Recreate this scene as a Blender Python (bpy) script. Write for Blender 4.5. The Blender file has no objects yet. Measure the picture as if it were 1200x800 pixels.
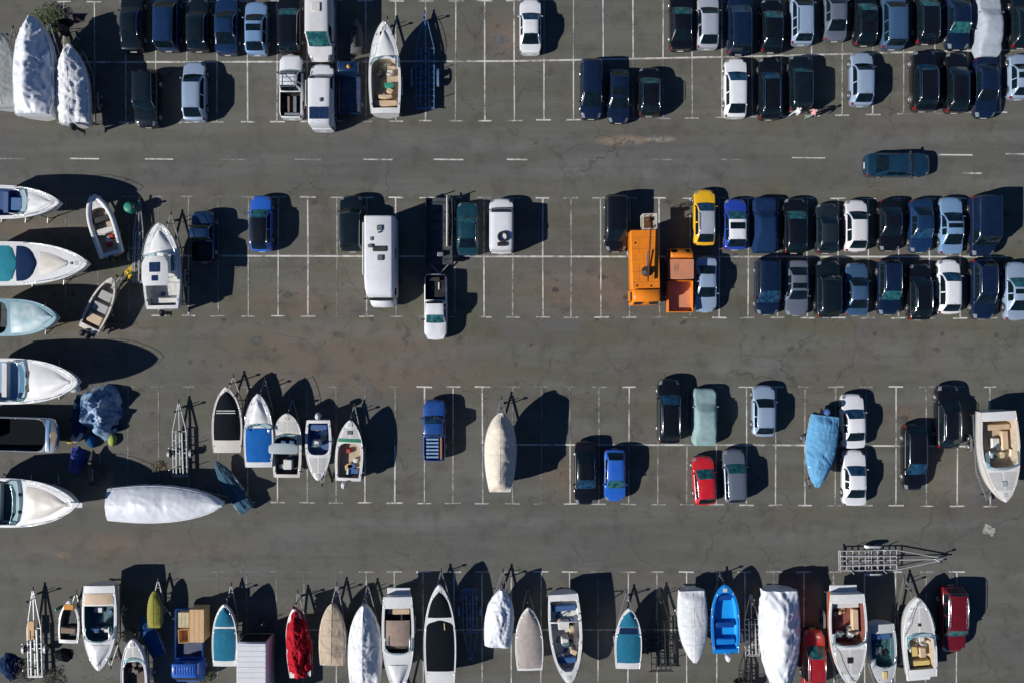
import bpy, math, random
from mathutils import Vector, noise

random.seed(7)
SC = bpy.context.scene
COL = SC.collection
PI = math.pi
R = math.radians

# ------------------------------------------------------------------ camera
CAM_H = 56.0            # drone height, metres
MPP = 0.07              # metres of ground per photograph pixel (1200 px wide)
cd = bpy.data.cameras.new('camera')
cam = bpy.data.objects.new('camera', cd)
COL.objects.link(cam)
cam.location = (0, 0, CAM_H)
cam.rotation_euler = (0, 0, 0)
cd.sensor_width = 36
cd.sensor_fit = 'HORIZONTAL'
cd.lens = 36 * CAM_H / (1200 * MPP)
cd.clip_start = 0.5
cd.clip_end = 2000
SC.camera = cam

# ------------------------------------------------------------------ sky + sun
SUN_EL, SHADOW_AZ = 31.0, 20.0      # shadows run to the right and a little up
w = bpy.data.worlds.new('World')
SC.world = w
w.use_nodes = True
nt = w.node_tree
nt.nodes.clear()
sky = nt.nodes.new('ShaderNodeTexSky')
sky.sky_type = 'NISHITA'
sky.sun_disc = False
sky.sun_elevation = R(SUN_EL)
sky.sun_rotation = R(250)
sky.air_density = 0.85
sky.dust_density = 0.0
sky.ozone_density = 10.0
bg = nt.nodes.new('ShaderNodeBackground')
bg.inputs[1].default_value = 0.05
wo = nt.nodes.new('ShaderNodeOutputWorld')
nt.links.new(sky.outputs[0], bg.inputs[0])
nt.links.new(bg.outputs[0], wo.inputs[0])
sd = bpy.data.lights.new('sun', 'SUN')
sd.energy = 5.0
sd.angle = R(0.5)
sd.color = (1.0, 0.97, 0.93)
sun = bpy.data.objects.new('sun', sd)
COL.objects.link(sun)
d = Vector((math.cos(R(SHADOW_AZ)) * math.cos(R(SUN_EL)), math.sin(R(SHADOW_AZ)) * math.cos(R(SUN_EL)), -math.sin(R(SUN_EL))))
sun.rotation_euler = d.to_track_quat('-Z', 'Y').to_euler()
sun.location = (-40, -15, 40)
vs = SC.view_settings
vs.view_transform = 'Standard'
vs.look = 'None'
vs.exposure = 0.15
vs.gamma = 1.0
vs.use_curve_mapping = False
SC.cycles.max_bounces = 6
SC.cycles.transparent_max_bounces = 6

# ------------------------------------------------------------------ helpers
def P(px, py, h=0.0):
    k = MPP * (CAM_H - h) / CAM_H
    return ((px - 600) * k, (400 - py) * k)

def lerp(a, b, t): return a + (b - a) * t
def clamp(x, a=0.0, b=1.0): return max(a, min(b, x))
def sstep(x): x = clamp(x); return x * x * (3 - 2 * x)
def interp(pts, x):
    if x <= pts[0][0]: return pts[0][1]
    for (a, va), (b, vb) in zip(pts, pts[1:]):
        if x <= b: return lerp(va, vb, (x - a) / (b - a) if b > a else 0)
    return pts[-1][1]
def nz(x, y, z=0.0): return noise.noise(Vector((x, y, z)))

# ---- materials
MATS = {}
def nodes_mat(name):
    m = bpy.data.materials.new(name)
    m.use_nodes = True
    n = m.node_tree
    return m, n, n.nodes['Principled BSDF']

def mat(name, col, rough=0.5, metal=0.0, coat=0.0, dirt=0.12, dscale=1.4, dcol=None, bump=0.0, bscale=40.0, trans=0.0, ior=1.45, spec=0.5):
    """procedural surface: colour broken by world-space weathering noise, fine bump"""
    if name in MATS: return MATS[name]
    m, n, b = nodes_mat(name)
    L = n.links
    b.inputs['Roughness'].default_value = rough
    b.inputs['Metallic'].default_value = metal
    b.inputs['Coat Weight'].default_value = coat
    b.inputs['Coat Roughness'].default_value = 0.06
    b.inputs['Transmission Weight'].default_value = trans
    b.inputs['IOR'].default_value = ior
    b.inputs['Specular IOR Level'].default_value = spec
    geo = n.nodes.new('ShaderNodeNewGeometry')
    if dirt > 0:
        nx = n.nodes.new('ShaderNodeTexNoise')
        nx.inputs['Scale'].default_value = dscale
        nx.inputs['Detail'].default_value = 6
        nx.inputs['Roughness'].default_value = 0.65
        L.new(geo.outputs['Position'], nx.inputs['Vector'])
        mr = n.nodes.new('ShaderNodeMapRange')
        mr.inputs['From Min'].default_value = 0.38
        mr.inputs['From Max'].default_value = 0.72
        mr.inputs['To Min'].default_value = 0.0
        mr.inputs['To Max'].default_value = dirt
        L.new(nx.outputs['Fac'], mr.inputs['Value'])
        mx = n.nodes.new('ShaderNodeMix')
        mx.data_type = 'RGBA'
        mx.inputs['A'].default_value = (*col, 1)
        mx.inputs['B'].default_value = (*(dcol or (0.16, 0.14, 0.12)), 1)
        L.new(mr.outputs[0], mx.inputs['Factor'])
        L.new(mx.outputs['Result'], b.inputs['Base Color'])
    else:
        b.inputs['Base Color'].default_value = (*col, 1)
    if bump > 0:
        n2 = n.nodes.new('ShaderNodeTexNoise')
        n2.inputs['Scale'].default_value = bscale
        n2.inputs['Detail'].default_value = 3
        L.new(geo.outputs['Position'], n2.inputs['Vector'])
        bp = n.nodes.new('ShaderNodeBump')
        bp.inputs['Strength'].default_value = bump
        bp.inputs['Distance'].default_value = 0.05
        L.new(n2.outputs['Fac'], bp.inputs['Height'])
        L.new(bp.outputs[0], b.inputs['Normal'])
    MATS[name] = m
    return m

def paint(name, col, metal=0.0, rough=0.30, dirt=0.12):
    dark = max(col) < 0.15
    return mat('paint_' + name, col, rough, metal, 0.9, 0.5 if dark else dirt, 1.8, tuple(c * 1.6 + .003 for c in col) if dark else (0.2, 0.18, 0.15))
def gel(name, col):
    return mat('gelcoat_' + name, col, 0.35, 0, 0.4, 0.35, 2.2, tuple(c * 0.62 for c in col))
def cloth(name, col, dirt=0.45, bump=0.35):
    return mat('cloth_' + name, col, 0.85, 0, 0, dirt, 3.0, tuple(c * 0.55 + 0.002 for c in col), bump, 14.0, spec=0.12)

PAINT = {
    'black': paint('black', (0.0035, 0.0045, 0.0065)),
    'ink': paint('ink', (0.0035, 0.008, 0.011)),
    'navy': paint('navy', (0.004, 0.011, 0.034)),
    'deepblue': paint('deepblue', (0.006, 0.024, 0.072)),
    'steel': paint('steel', (0.05, 0.12, 0.23), 0.3),
    'skyblue': paint('skyblue', (0.22, 0.38, 0.60), 0.3),
    'silverblue': paint('silverblue', (0.38, 0.50, 0.66), 0.35),
    'silver': paint('silver', (0.52, 0.56, 0.62), 0.35),
    'grey': paint('grey', (0.16, 0.19, 0.245), 0.35),
    'darkgrey': paint('darkgrey', (0.018, 0.028, 0.034), 0.3),
    'white': paint('white', (0.74, 0.75, 0.77)),
    'offwhite': paint('offwhite', (0.66, 0.65, 0.66)),
    'blue': paint('blue', (0.015, 0.11, 0.50)),
    'royal': paint('royal', (0.014, 0.05, 0.34)),
    'red': paint('red', (0.55, 0.012, 0.022)),
    'crimson': paint('crimson', (0.34, 0.008, 0.016)),
    'maroon': paint('maroon', (0.12, 0.006, 0.011)),
    'yellow': paint('yellow', (0.80, 0.44, 0.008)),
    'orange': mat('paint_orange', (0.80, 0.22, 0.008), 0.42, 0, 0.35, 0.55, 3.2, (0.50, 0.17, 0.03)),
    'fadedorange': paint('fadedorange', (0.62, 0.24, 0.12), rough=0.5, dirt=0.4),
    'midblue': paint('midblue', (0.010, 0.065, 0.27)),
    'teal': paint('teal', (0.008, 0.040, 0.060)),
}
GLASS = mat('car_glass', (0.003, 0.007, 0.010), 0.06, 0, 0.0, 0.25, 2.6, (0.02, 0.045, 0.055), spec=0.7)
GLASS_TEAL = mat('car_glass_teal', (0.004, 0.035, 0.042), 0.06, 0, 0.0, 0.9, 2.6, (0.05, 0.22, 0.23), spec=0.7)
GLASS_BLUE = mat('car_glass_blue', (0.004, 0.02, 0.05), 0.06, 0, 0.0, 0.9, 2.6, (0.03, 0.11, 0.2), spec=0.7)
BOAT_GLASS = mat('boat_glass', (0.35, 0.62, 0.66), 0.03, 0, 0, 0, trans=0.85, ior=1.3)
TYRE = mat('tyre_rubber', (0.012, 0.012, 0.013), 0.85, dirt=0.3)
RIM = mat('wheel_rim', (0.42, 0.43, 0.45), 0.35, 0.8)
BLACK = mat('black_plastic', (0.012, 0.013, 0.015), 0.5, dirt=0.2)
DARK = mat('dark_steel', (0.03, 0.032, 0.036), 0.55, 0.4, dirt=0.3)
LAMP = mat('headlamp_lens', (0.22, 0.24, 0.27), 0.12, 0.2, 0.8, 0.05)
TAIL = mat('tail_lens', (0.17, 0.004, 0.010), 0.15, 0, 0.8, 0.05)
PLATE = mat('number_plate', (0.72, 0.72, 0.70), 0.5, dirt=0.1)
GALV = mat('galvanised_steel', (0.46, 0.48, 0.50), 0.42, 0.75, dirt=0.4, dcol=(0.2, 0.18, 0.16))
CHROME = mat('stainless_tube', (0.7, 0.72, 0.74), 0.18, 1.0, dirt=0.05)
WOOD = mat('weathered_wood', (0.24, 0.16, 0.10), 0.8, dirt=0.6, dscale=6, bump=0.3)
WOODPALE = mat('pale_plywood', (0.62, 0.40, 0.20), 0.75, dirt=0.4, dscale=4, dcol=(0.4, 0.24, 0.11))
SOLAR = mat('solar_cells', (0.012, 0.03, 0.09), 0.12, 0, 0.6, 0.1)
RUBBER = mat('grey_rubber', (0.12, 0.12, 0.125), 0.7)
GELW = gel('white', (0.74, 0.74, 0.73))
GELC = gel('cream', (0.68, 0.63, 0.56))
GELT = gel('turquoise', (0.06, 0.34, 0.46))
GELB = gel('bright_blue', (0.010, 0.22, 0.66))
GELN = gel('navy', (0.015, 0.03, 0.07))
GELO = gel('orange', (0.75, 0.16, 0.03))
GELG = gel('grey', (0.36, 0.38, 0.40))
GELP = gel('lilac', (0.50, 0.45, 0.62))
FLOORB = mat('cockpit_beige', (0.50, 0.40, 0.28), 0.8, dirt=0.5, dscale=3)
FLOORW = mat('cockpit_white', (0.60, 0.60, 0.58), 0.7, dirt=0.5, dscale=3)
FLOORD = mat('cockpit_dark', (0.035, 0.045, 0.05), 0.8, dirt=0.4, dscale=3)
FLOORT = mat('cockpit_teal', (0.02, 0.09, 0.11), 0.7, dirt=0.4, dscale=3)
FLOORR = mat('cockpit_red_mat', (0.20, 0.045, 0.035), 0.85, dirt=0.4, dscale=3)
VINYLW = mat('vinyl_white', (0.66, 0.64, 0.60), 0.5, dirt=0.25)
VINYLB = mat('vinyl_beige', (0.60, 0.44, 0.28), 0.6, dirt=0.3)
VINYLK = mat('vinyl_black', (0.02, 0.02, 0.022), 0.5, dirt=0.2)
VINYLBL = mat('vinyl_blue', (0.03, 0.10, 0.28), 0.55, dirt=0.3)
VINYLY = mat('vinyl_yellow', (0.70, 0.52, 0.18), 0.6, dirt=0.3)
VINYLR = mat('vinyl_red', (0.42, 0.03, 0.03), 0.6, dirt=0.3)

# ---- mesh builder
class MB:
    def __init__(s, smooth=False):
        s.v, s.f, s.smooth = [], [], smooth
    def add(s, vs, fs):
        o = len(s.v)
        s.v += [tuple(p) for p in vs]
        s.f += [tuple(i + o for i in f) for f in fs]
        return s
    def grid(s, rows, closed=False, pick=None):
        n = len(rows[0]); o = len(s.v)
        for r in rows: s.v += [tuple(p) for p in r]
        for i in range(len(rows) - 1):
            for j in range(n if closed else n - 1):
                if pick and not pick(i, j): continue
                k = (j + 1) % n
                s.f.append((o + i * n + j, o + i * n + k, o + (i + 1) * n + k, o + (i + 1) * n + j))
        return s
    def poly(s, pts):
        return s.add(pts, [tuple(range(len(pts)))])
    def rbox(s, c, size, b=0.02, rz=0.0, tilt=0.0):
        """box with chamfered edges: four stacked octagons. c is the centre of the base"""
        sx, sy, sz = size[0] / 2, size[1] / 2, size[2]
        b = min(b, sx * 0.6, sy * 0.6, sz * 0.45)
        rows = []
        for z, i in ((0, b), (b, 0), (sz - b, 0), (sz, b)):
            x, y = sx - i, sy - i
            q = b
            ring = [(x, -y + q), (x, y - q), (x - q, y), (-x + q, y), (-x, y - q), (-x, -y + q), (-x + q, -y), (x - q, -y)]
            row = []
            for (a, e) in ring:
                zz, ee = z, e
                if tilt:
                    ee = e * math.cos(tilt) - z * math.sin(tilt); zz = e * math.sin(tilt) + z * math.cos(tilt)
                row.append((c[0] + a * math.cos(rz) - ee * math.sin(rz), c[1] + a * math.sin(rz) + ee * math.cos(rz), c[2] + zz))
            rows.append(row)
        s.grid(rows, True)
        s.poly(rows[0][::-1]); s.poly(rows[-1])
        return s
    def tube(s, pts, r, n=6, cap=True):
        pts = [Vector(p) for p in pts]
        rows = []
        for i, p in enumerate(pts):
            a = pts[max(i - 1, 0)]; b = pts[min(i + 1, len(pts) - 1)]
            t = (b - a).normalized() if (b - a).length > 1e-6 else Vector((0, 1, 0))
            u = t.cross(Vector((0, 0, 1)))
            if u.length < 1e-3: u = t.cross(Vector((1, 0, 0)))
            u.normalize(); v = u.cross(t)
            rr = r[i] if isinstance(r, (list, tuple)) else r
            rows.append([p + u * (rr * math.cos(2 * PI * k / n)) + v * (rr * math.sin(2 * PI * k / n)) for k in range(n)])
        s.grid(rows, True)
        if cap:
            s.poly(rows[0][::-1]); s.poly(rows[-1])
        return s
    def beam(s, p0, p1, wd, ht):
        """rectangular bar between two points, z of the points is the bar's centre"""
        p0, p1 = Vector(p0), Vector(p1)
        t = (p1 - p0).normalized()
        u = t.cross(Vector((0, 0, 1)))
        if u.length < 1e-3: u = Vector((1, 0, 0))
        u.normalize(); v = u.cross(t)
        rows = [[p + u * (wd / 2 * a) + v * (ht / 2 * b) for a, b in ((-1, -1), (1, -1), (1, 1), (-1, 1))] for p in (p0, p1)]
        s.grid(rows, True); s.poly(rows[0][::-1]); s.poly(rows[1])
        return s
    def lathe_x(s, c, prof, n=18):
        """prof: list of (x, radius), turned about an axis along x through c"""
        rows = [[(c[0] + x, c[1] + r * math.cos(2 * PI * k / n), c[2] + r * math.sin(2 * PI * k / n)) for k in range(n)] for x, r in prof]
        return s.grid(rows, True)
    def lathe_z(s, c, prof, n=16):
        rows = [[(c[0] + r * math.cos(2 * PI * k / n), c[1] + r * math.sin(2 * PI * k / n), c[2] + z) for k in range(n)] for r, z in prof]
        s.grid(rows, True)
        if prof[-1][0] > 1e-3: s.poly(rows[-1])
        return s
    def mesh(s, name):
        me = bpy.data.meshes.new(name)
        me.from_pydata(s.v, [], s.f)
        if s.smooth: me.polygons.foreach_set('use_smooth', [True] * len(me.polygons))
        me.update()
        return me
    def build(s, name, m, parent=None, loc=None, rz=0.0):
        if not s.f: return None
        return link(name, s.mesh(name), m, parent, loc, rz)

def link(name, me, m, parent=None, loc=None, rz=0.0):
    o = bpy.data.objects.new(name, me)
    COL.objects.link(o)
    if m is not None:
        if not me.materials: me.materials.append(None)
        o.material_slots[0].link = 'OBJECT'
        o.material_slots[0].material = m
    if parent is not None: o.parent = parent
    if loc: o.location = loc
    if rz: o.rotation_euler = (0, 0, rz)
    return o

def thing(name, label, cat, loc, rz=0.0, group=None):
    o = bpy.data.objects.new(name, None)
    COL.objects.link(o)
    o.empty_display_size = 0.2
    o.location = loc
    o.rotation_euler = (0, 0, rz)
    o['label'] = label; o['category'] = cat
    if group: o['group'] = group
    return o

WHEELS = {}
def wheel(parent, x, y, r=0.31, wd=0.2, name='wheel'):
    """tyre mesh with its rim as a sub-part; meshes are shared"""
    k = (round(r, 3), round(wd, 3))
    if k not in WHEELS:
        t = MB(True)
        t.lathe_x((0, 0, 0), [(-wd * .42, r * .62), (-wd * .5, r * .72), (-wd * .5, r * .9), (-wd * .36, r), (wd * .36, r), (wd * .5, r * .9), (wd * .5, r * .72), (wd * .42, r * .62)], 20)
        q = MB(False)
        q.lathe_x((0, 0, 0), [(wd * .30, 0.01), (wd * .34, r * .2), (wd * .2, r * .3), (wd * .3, r * .58), (wd * .44, r * .63), (-wd * .44, r * .63), (-wd * .3, r * .5), (-wd * .3, 0.01)], 14)
        WHEELS[k] = (t.mesh('tyre'), q.mesh('rim'))
    a, b = WHEELS[k]
    o = link(name, a, TYRE, parent, (x, y, r), PI if x < 0 else 0)
    link('rim', b, RIM, o)
    return o

# ------------------------------------------------------------------ ground
def ground_material():
    m, n, b = nodes_mat('worn_asphalt')
    L = n.links; N = n.nodes.new
    geo = N('ShaderNodeNewGeometry')
    def noisetex(scale, detail=5, rough=0.6, vec=None):
        t = N('ShaderNodeTexNoise')
        t.inputs['Scale'].default_value = scale; t.inputs['Detail'].default_value = detail; t.inputs['Roughness'].default_value = rough
        L.new(vec or geo.outputs['Position'], t.inputs['Vector'])
        return t.outputs['Fac']
    def rng(v, a, c, lo=0.0, hi=1.0):
        r = N('ShaderNodeMapRange')
        for k, x in (('From Min', a), ('From Max', c), ('To Min', lo), ('To Max', hi)): r.inputs[k].default_value = x
        L.new(v, r.inputs['Value']); return r.outputs[0]
    def mix(f, A, B, mode='MIX'):
        x = N('ShaderNodeMix'); x.data_type = 'RGBA'; x.blend_type = mode
        if isinstance(f, float): x.inputs['Factor'].default_value = f
        else: L.new(f, x.inputs['Factor'])
        for s, k in ((A, 'A'), (B, 'B')):
            if isinstance(s, tuple): x.inputs[k].default_value = (*s, 1)
            else: L.new(s, x.inputs[k])
        return x.outputs['Result']
    def mul(a, c):
        q = N('ShaderNodeMath'); q.operation = 'MULTIPLY'
        L.new(a, q.inputs[0])
        if isinstance(c, float): q.inputs[1].default_value = c
        else: L.new(c, q.inputs[1])
        return q.outputs[0]
    # parking banks have an older, browner surface than the lanes
    sep = N('ShaderNodeSeparateXYZ'); L.new(geo.outputs['Position'], sep.inputs[0])
    wob = rng(noisetex(0.25, 4), 0.3, 0.7, -0.9, 0.9)
    yy = N('ShaderNodeMath'); yy.operation = 'ADD'; L.new(sep.outputs['Y'], yy.inputs[0]); L.new(wob, yy.inputs[1])
    yn = rng(yy.outputs[0], -28.0, 28.0)
    ramp = N('ShaderNodeValToRGB'); cr = ramp.color_ramp
    def at(py): return (28.0 + (400 - py) * MPP) / 56.0
    stops = sorted([(at(155), .55), (at(168), 0), (at(212), 0), (at(226), .8), (at(385), 1), (at(440), .55), (at(452), .6), (at(596), .55), (at(606), 0.05), (at(664), 0.1), (at(676), .4)])
    cr.elements[0].position = stops[0][0]; cr.elements[0].color = (stops[0][1],) * 3 + (1,)
    cr.elements[1].position = stops[-1][0]; cr.elements[1].color = (stops[-1][1],) * 3 + (1,)
    for p, v in stops[1:-1]:
        e = cr.elements.new(p); e.color = (v, v, v, 1)
    L.new(yn, ramp.inputs[0])
    big = noisetex(0.11, 4, 0.55)
    mid = noisetex(0.55, 6, 0.62)
    brown = mul(ramp.outputs[0], rng(big, 0.36, 0.62))
    c = mix(brown, (0.104, 0.104, 0.098), (0.130, 0.110, 0.088))
    c = mix(rng(noisetex(0.09, 4, 0.6), 0.40, 0.60, 0, 0.6), c, (0.113, 0.113, 0.095))
    olive = mul(ramp.outputs[0], rng(noisetex(0.22, 3, 0.5, None), 0.42, 0.56, 0, 0.85))
    c = mix(olive, c, (0.106, 0.107, 0.074))
    # dust, sand, olive tone and paler lane streaks in places
    def spot(cx, cy, rx, ry, col, amt, lo=0.35, hi=0.62, sc=0.5):
        nonlocal c
        X, Yy = P(cx, cy)
        v = N('ShaderNodeVectorMath'); v.operation = 'SUBTRACT'; v.inputs[1].default_value = (X, Yy, 0)
        L.new(geo.outputs['Position'], v.inputs[0])
        s = N('ShaderNodeVectorMath'); s.operation = 'MULTIPLY'; s.inputs[1].default_value = (1 / (rx * MPP), 1 / (ry * MPP), 0)
        L.new(v.outputs[0], s.inputs[0])
        ln = N('ShaderNodeVectorMath'); ln.operation = 'LENGTH'; L.new(s.outputs[0], ln.inputs[0])
        c = mix(mul(rng(ln.outputs['Value'], 0.45, 1.1, amt, 0.0), rng(noisetex(sc, 6, 0.65), lo, hi)), c, col)
    BR = (0.152, 0.119, 0.092)
    for a in ((680, 340, 110, 34), (350, 352, 70, 26), (400, 405, 170, 34), (430, 440, 190, 30), (655, 563, 30, 26), (1105, 560, 26, 26), (585, 45, 26, 34), (55, 268, 70, 14), (60, 352, 90, 20), (150, 640, 150, 22), (130, 390, 70, 24), (1060, 490, 30, 20)):
        spot(*a, BR, 1.0, 0.30, 0.55)
    for a in ((980, 610, 120, 22), (240, 620, 120, 20), (320, 150, 70, 14), (800, 400, 120, 20), (430, 310, 60, 50), (690, 120, 60, 24), (650, 430, 90, 26), (1120, 440, 70, 22), (470, 672, 30, 14), (900, 140, 70, 14), (130, 700, 90, 60), (700, 780, 100, 24), (990, 560, 60, 30), (660, 250, 40, 40), (110, 60, 60, 40), (560, 100, 60, 40)):
        spot(*a, (0.112, 0.108, 0.080), 0.8)
    spot(728, 165, 34, 7, (0.27, 0.20, 0.14), 0.95, 0.40, 0.52, 0.9)
    spot(772, 163, 20, 4.5, (0.34, 0.30, 0.24), 0.95, 0.42, 0.52, 1.1)
    for a in ((760, 200, 160, 16), (1060, 160, 120, 12), (1080, 410, 140, 24), (520, 610, 200, 14), (560, 170, 120, 10), (860, 430, 90, 14)):
        spot(*a, (0.165, 0.163, 0.156), 0.6)
    spot(75, 650, 12, 5, (0.26, 0.20, 0.14), 0.8, 0.42, 0.55, 1.1)
    # streaks along the lanes from passing tyres
    mp = N('ShaderNodeMapping'); mp.inputs['Scale'].default_value = (0.07, 0.55, 1)
    L.new(geo.outputs['Position'], mp.inputs['Vector'])
    st = noisetex(1.0, 6, 0.6, mp.outputs[0])
    c = mix(rng(st, 0.45, 0.68, 0, 0.55), c, (0.160, 0.158, 0.150))
    mp2 = N('ShaderNodeMapping'); mp2.inputs['Scale'].default_value = (0.03, 2.2, 1); mp2.inputs['Rotation'].default_value = (0, 0, 0.03)
    L.new(geo.outputs['Position'], mp2.inputs['Vector'])
    c = mix(rng(noisetex(1.0, 4, 0.5, mp2.outputs[0]), 0.54, 0.70, 0, 0.20), c, (0.070, 0.069, 0.067))
    c = mix(rng(mid, 0.50, 0.72, 0, 0.6), c, (0.066, 0.063, 0.058))
    # pale scuffs and dust
    c = mix(rng(noisetex(1.3, 8, 0.7), 0.60, 0.78, 0, 0.45), c, (0.20, 0.185, 0.165))
    # oil drips
    c = mix(mul(rng(noisetex(0.9, 2, 0.4), 0.68, 0.76, 0, 0.7), ramp.outputs[0]), c, (0.038, 0.034, 0.030))
    # drips under where engines stand
    vd = N('ShaderNodeTexVoronoi'); vd.inputs['Scale'].default_value = 0.42
    L.new(geo.outputs['Position'], vd.inputs['Vector'])
    c = mix(mul(mul(rng(vd.outputs['Distance'], 0.04, 0.17, 0.75, 0.0), ramp.outputs[0]), rng(noisetex(3.0, 5, 0.7), 0.40, 0.55)), c, (0.045, 0.042, 0.038))
    # cracks
    vo = N('ShaderNodeTexVoronoi'); vo.feature = 'DISTANCE_TO_EDGE'; vo.inputs['Scale'].default_value = 0.16
    wv = N('ShaderNodeTexNoise'); wv.inputs['Scale'].default_value = 0.8; wv.inputs['Detail'].default_value = 5
    L.new(geo.outputs['Position'], wv.inputs['Vector'])
    ad = N('ShaderNodeVectorMath'); ad.operation = 'MULTIPLY_ADD'; ad.inputs[1].default_value = (2.2, 2.2, 0)
    L.new(wv.outputs['Color'], ad.inputs[0]); L.new(geo.outputs['Position'], ad.inputs[2])
    L.new(ad.outputs[0], vo.inputs['Vector'])
    crk = mul(rng(vo.outputs['Distance'], 0.002, 0.008, 0.5, 0.0), rng(noisetex(0.07, 2), 0.47, 0.55))
    c = mix(crk, c, (0.045, 0.042, 0.040))
    # aggregate grain
    g = noisetex(9.0, 4, 0.8)
    c = mix(1.0, c, mix(rng(g, 0.3, 0.7), (0.80, 0.80, 0.80), (1.22, 1.21, 1.20)), 'MULTIPLY')
    L.new(c, b.inputs['Base Color'])
    b.inputs['Roughness'].default_value = 0.9
    b.inputs['Specular IOR Level'].default_value = 0.25
    bp = N('ShaderNodeBump'); bp.inputs['Strength'].default_value = 0.35; bp.inputs['Distance'].default_value = 0.02
    L.new(noisetex(30.0, 3, 0.7), bp.inputs['Height']); L.new(bp.outputs[0], b.inputs['Normal'])
    return m

def wear_mat(name, col, under, lo, hi, scale=2.5):
    """road paint or patching worn through to the asphalt"""
    m, n, b = nodes_mat(name)
    L = n.links; N = n.nodes.new
    geo = N('ShaderNodeNewGeometry')
    t = N('ShaderNodeTexNoise'); t.inputs['Scale'].default_value = scale; t.inputs['Detail'].default_value = 9; t.inputs['Roughness'].default_value = 0.75
    L.new(geo.outputs['Position'], t.inputs['Vector'])
    t2 = N('ShaderNodeTexNoise'); t2.inputs['Scale'].default_value = 0.35; t2.inputs['Detail'].default_value = 3
    L.new(geo.outputs['Position'], t2.inputs['Vector'])
    ad = N('ShaderNodeMath'); ad.operation = 'MULTIPLY_ADD'; ad.inputs[1].default_value = 0.55; ad.inputs[2].default_value = -0.27
    L.new(t2.outputs['Fac'], ad.inputs[0])
    sm = N('ShaderNodeMath'); sm.operation = 'ADD'; L.new(t.outputs['Fac'], sm.inputs[0]); L.new(ad.outputs[0], sm.inputs[1])
    r = N('ShaderNodeMapRange'); r.inputs['From Min'].default_value = lo; r.inputs['From Max'].default_value = hi
    L.new(sm.outputs[0], r.inputs['Value'])
    x = N('ShaderNodeMix'); x.data_type = 'RGBA'
    x.inputs['A'].default_value = (*col, 1); x.inputs['B'].default_value = (*under, 1)
    L.new(r.outputs[0], x.inputs['Factor']); L.new(x.outputs['Result'], b.inputs['Base Color'])
    b.inputs['Roughness'].default_value = 0.8
    return m

ASPH = ground_material()
LINE2 = wear_mat('dulled_bay_paint', (0.40, 0.39, 0.36), (0.12, 0.115, 0.11), 0.42, 0.62, 1.9)
LINE = wear_mat('bay_paint', (0.58, 0.57, 0.53), (0.13, 0.12, 0.11), 0.44, 0.66, 1.6)
FAINT = wear_mat('worn_bay_paint', (0.28, 0.27, 0.25), (0.112, 0.107, 0.10), 0.36, 0.56, 1.6)

gm = MB()
nx, ny = 24, 16
rows = [[(lerp(-420, 420, (i / nx)), lerp(-420, 420, j / ny), 0.0) for i in range(nx + 1)] for j in range(ny + 1)]
gm.grid(rows)
ground = gm.build('ground', ASPH)
ground['kind'] = 'structure'
ground['label'] = 'grey brown worn asphalt of the open parking and boat storage yard'

def sheet(name, pts, m, z=0.012):
    """flat paint or patch on the asphalt, px corner list"""
    q = [(*P(x, y), z) for x, y in pts]
    a = sum(q[i][0] * q[(i + 1) % len(q)][1] - q[(i + 1) % len(q)][0] * q[i][1] for i in range(len(q)))
    if a < 0: q = q[::-1]
    return MB().poly(q).build(name, m, ground)

def stripe(name, x0, y0, x1, y1, wd, m):
    dx, dy = x1 - x0, y1 - y0
    l = math.hypot(dx, dy)
    ux, uy = -dy / l * wd / 2, dx / l * wd / 2
    return sheet(name, [(x0 + ux, y0 + uy), (x1 + ux, y1 + uy), (x1 - ux, y1 - uy), (x0 - ux, y0 - uy)], m)

def bank(xs, top, midl, bot, line_from, line_to, top_faint=lambda x: False, bot_faint=lambda x: False, steps=()):
    """bay lines with T ends either side of one long line"""
    LW = 1.55
    for x in xs:
        yt, ym, yb = top(x), midl(x), bot(x)
        sk = 0.0
        for (ya, yb2, y_end, fa) in ((ym - 1, yt + 1, yt, top_faint(x)), (ym + 1, yb - 1, yb, bot_faint(x))):
            if y_end is None: continue
            m = FAINT if fa else LINE
            wj = random.uniform(.85, 1.12); xj = random.uniform(-.5, .5)
            if not fa and random.random() < .35: m = LINE2
            stripe('bay_line', x, ya, x + xj, yb2, LW * wj, m)
            stripe('bay_end_mark', x + xj - random.uniform(7.5, 9.5), y_end + random.uniform(-.4, .4), x + xj + random.uniform(7.5, 9.5), y_end + random.uniform(-.4, .4), 1.6 * wj, m)
    seg = sorted(set([line_from, line_to] + [s for s in steps if line_from < s < line_to]))
    for a, c in zip(seg, seg[1:]):
        stripe('centre_line', a, midl(a), c, midl(c), 2.0, LINE)

c1 = lambda x: interp([(0, 73.5), (600, 72), (900, 66), (1200, 58)], x)
bank([75, 111, 147.5, 182.5, 219, 254.5, 290, 325, 360, 394.5, 429, 464, 499, 534, 568, 602.5, 637.5, 672, 707, 742, 777, 811, 846, 881, 915.5, 951, 987, 1023, 1059, 1095.5, 1134, 1172],
     lambda x: c1(x) - 71, c1, lambda x: c1(x) + interp([(0, 71), (600, 69.5), (1200, 73)], x), 98, 1215, steps=(300, 600, 760, 900, 1050),
     bot_faint=lambda x: 700 < x < 790 or 1000 < x < 1010)
bank([77, 115, 151, 186, 221, 255.5, 291, 326, 361, 395, 429.5, 464, 499, 533, 567, 601, 636, 669.5, 704, 738, 772.5, 809, 843, 877, 911, 945.5, 982, 1017.5, 1053, 1089, 1125, 1161],
     lambda x: interp([(0, 230), (600, 232), (1200, 233)], x), lambda x: interp([(0, 299), (600, 301), (1200, 301)], x), lambda x: interp([(0, 369), (600, 371.5), (1200, 373)], x),
     150, 1180, steps=(450, 800), top_faint=lambda x: x < 300, bot_faint=lambda x: x < 160 or x in (395, 499))
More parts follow.
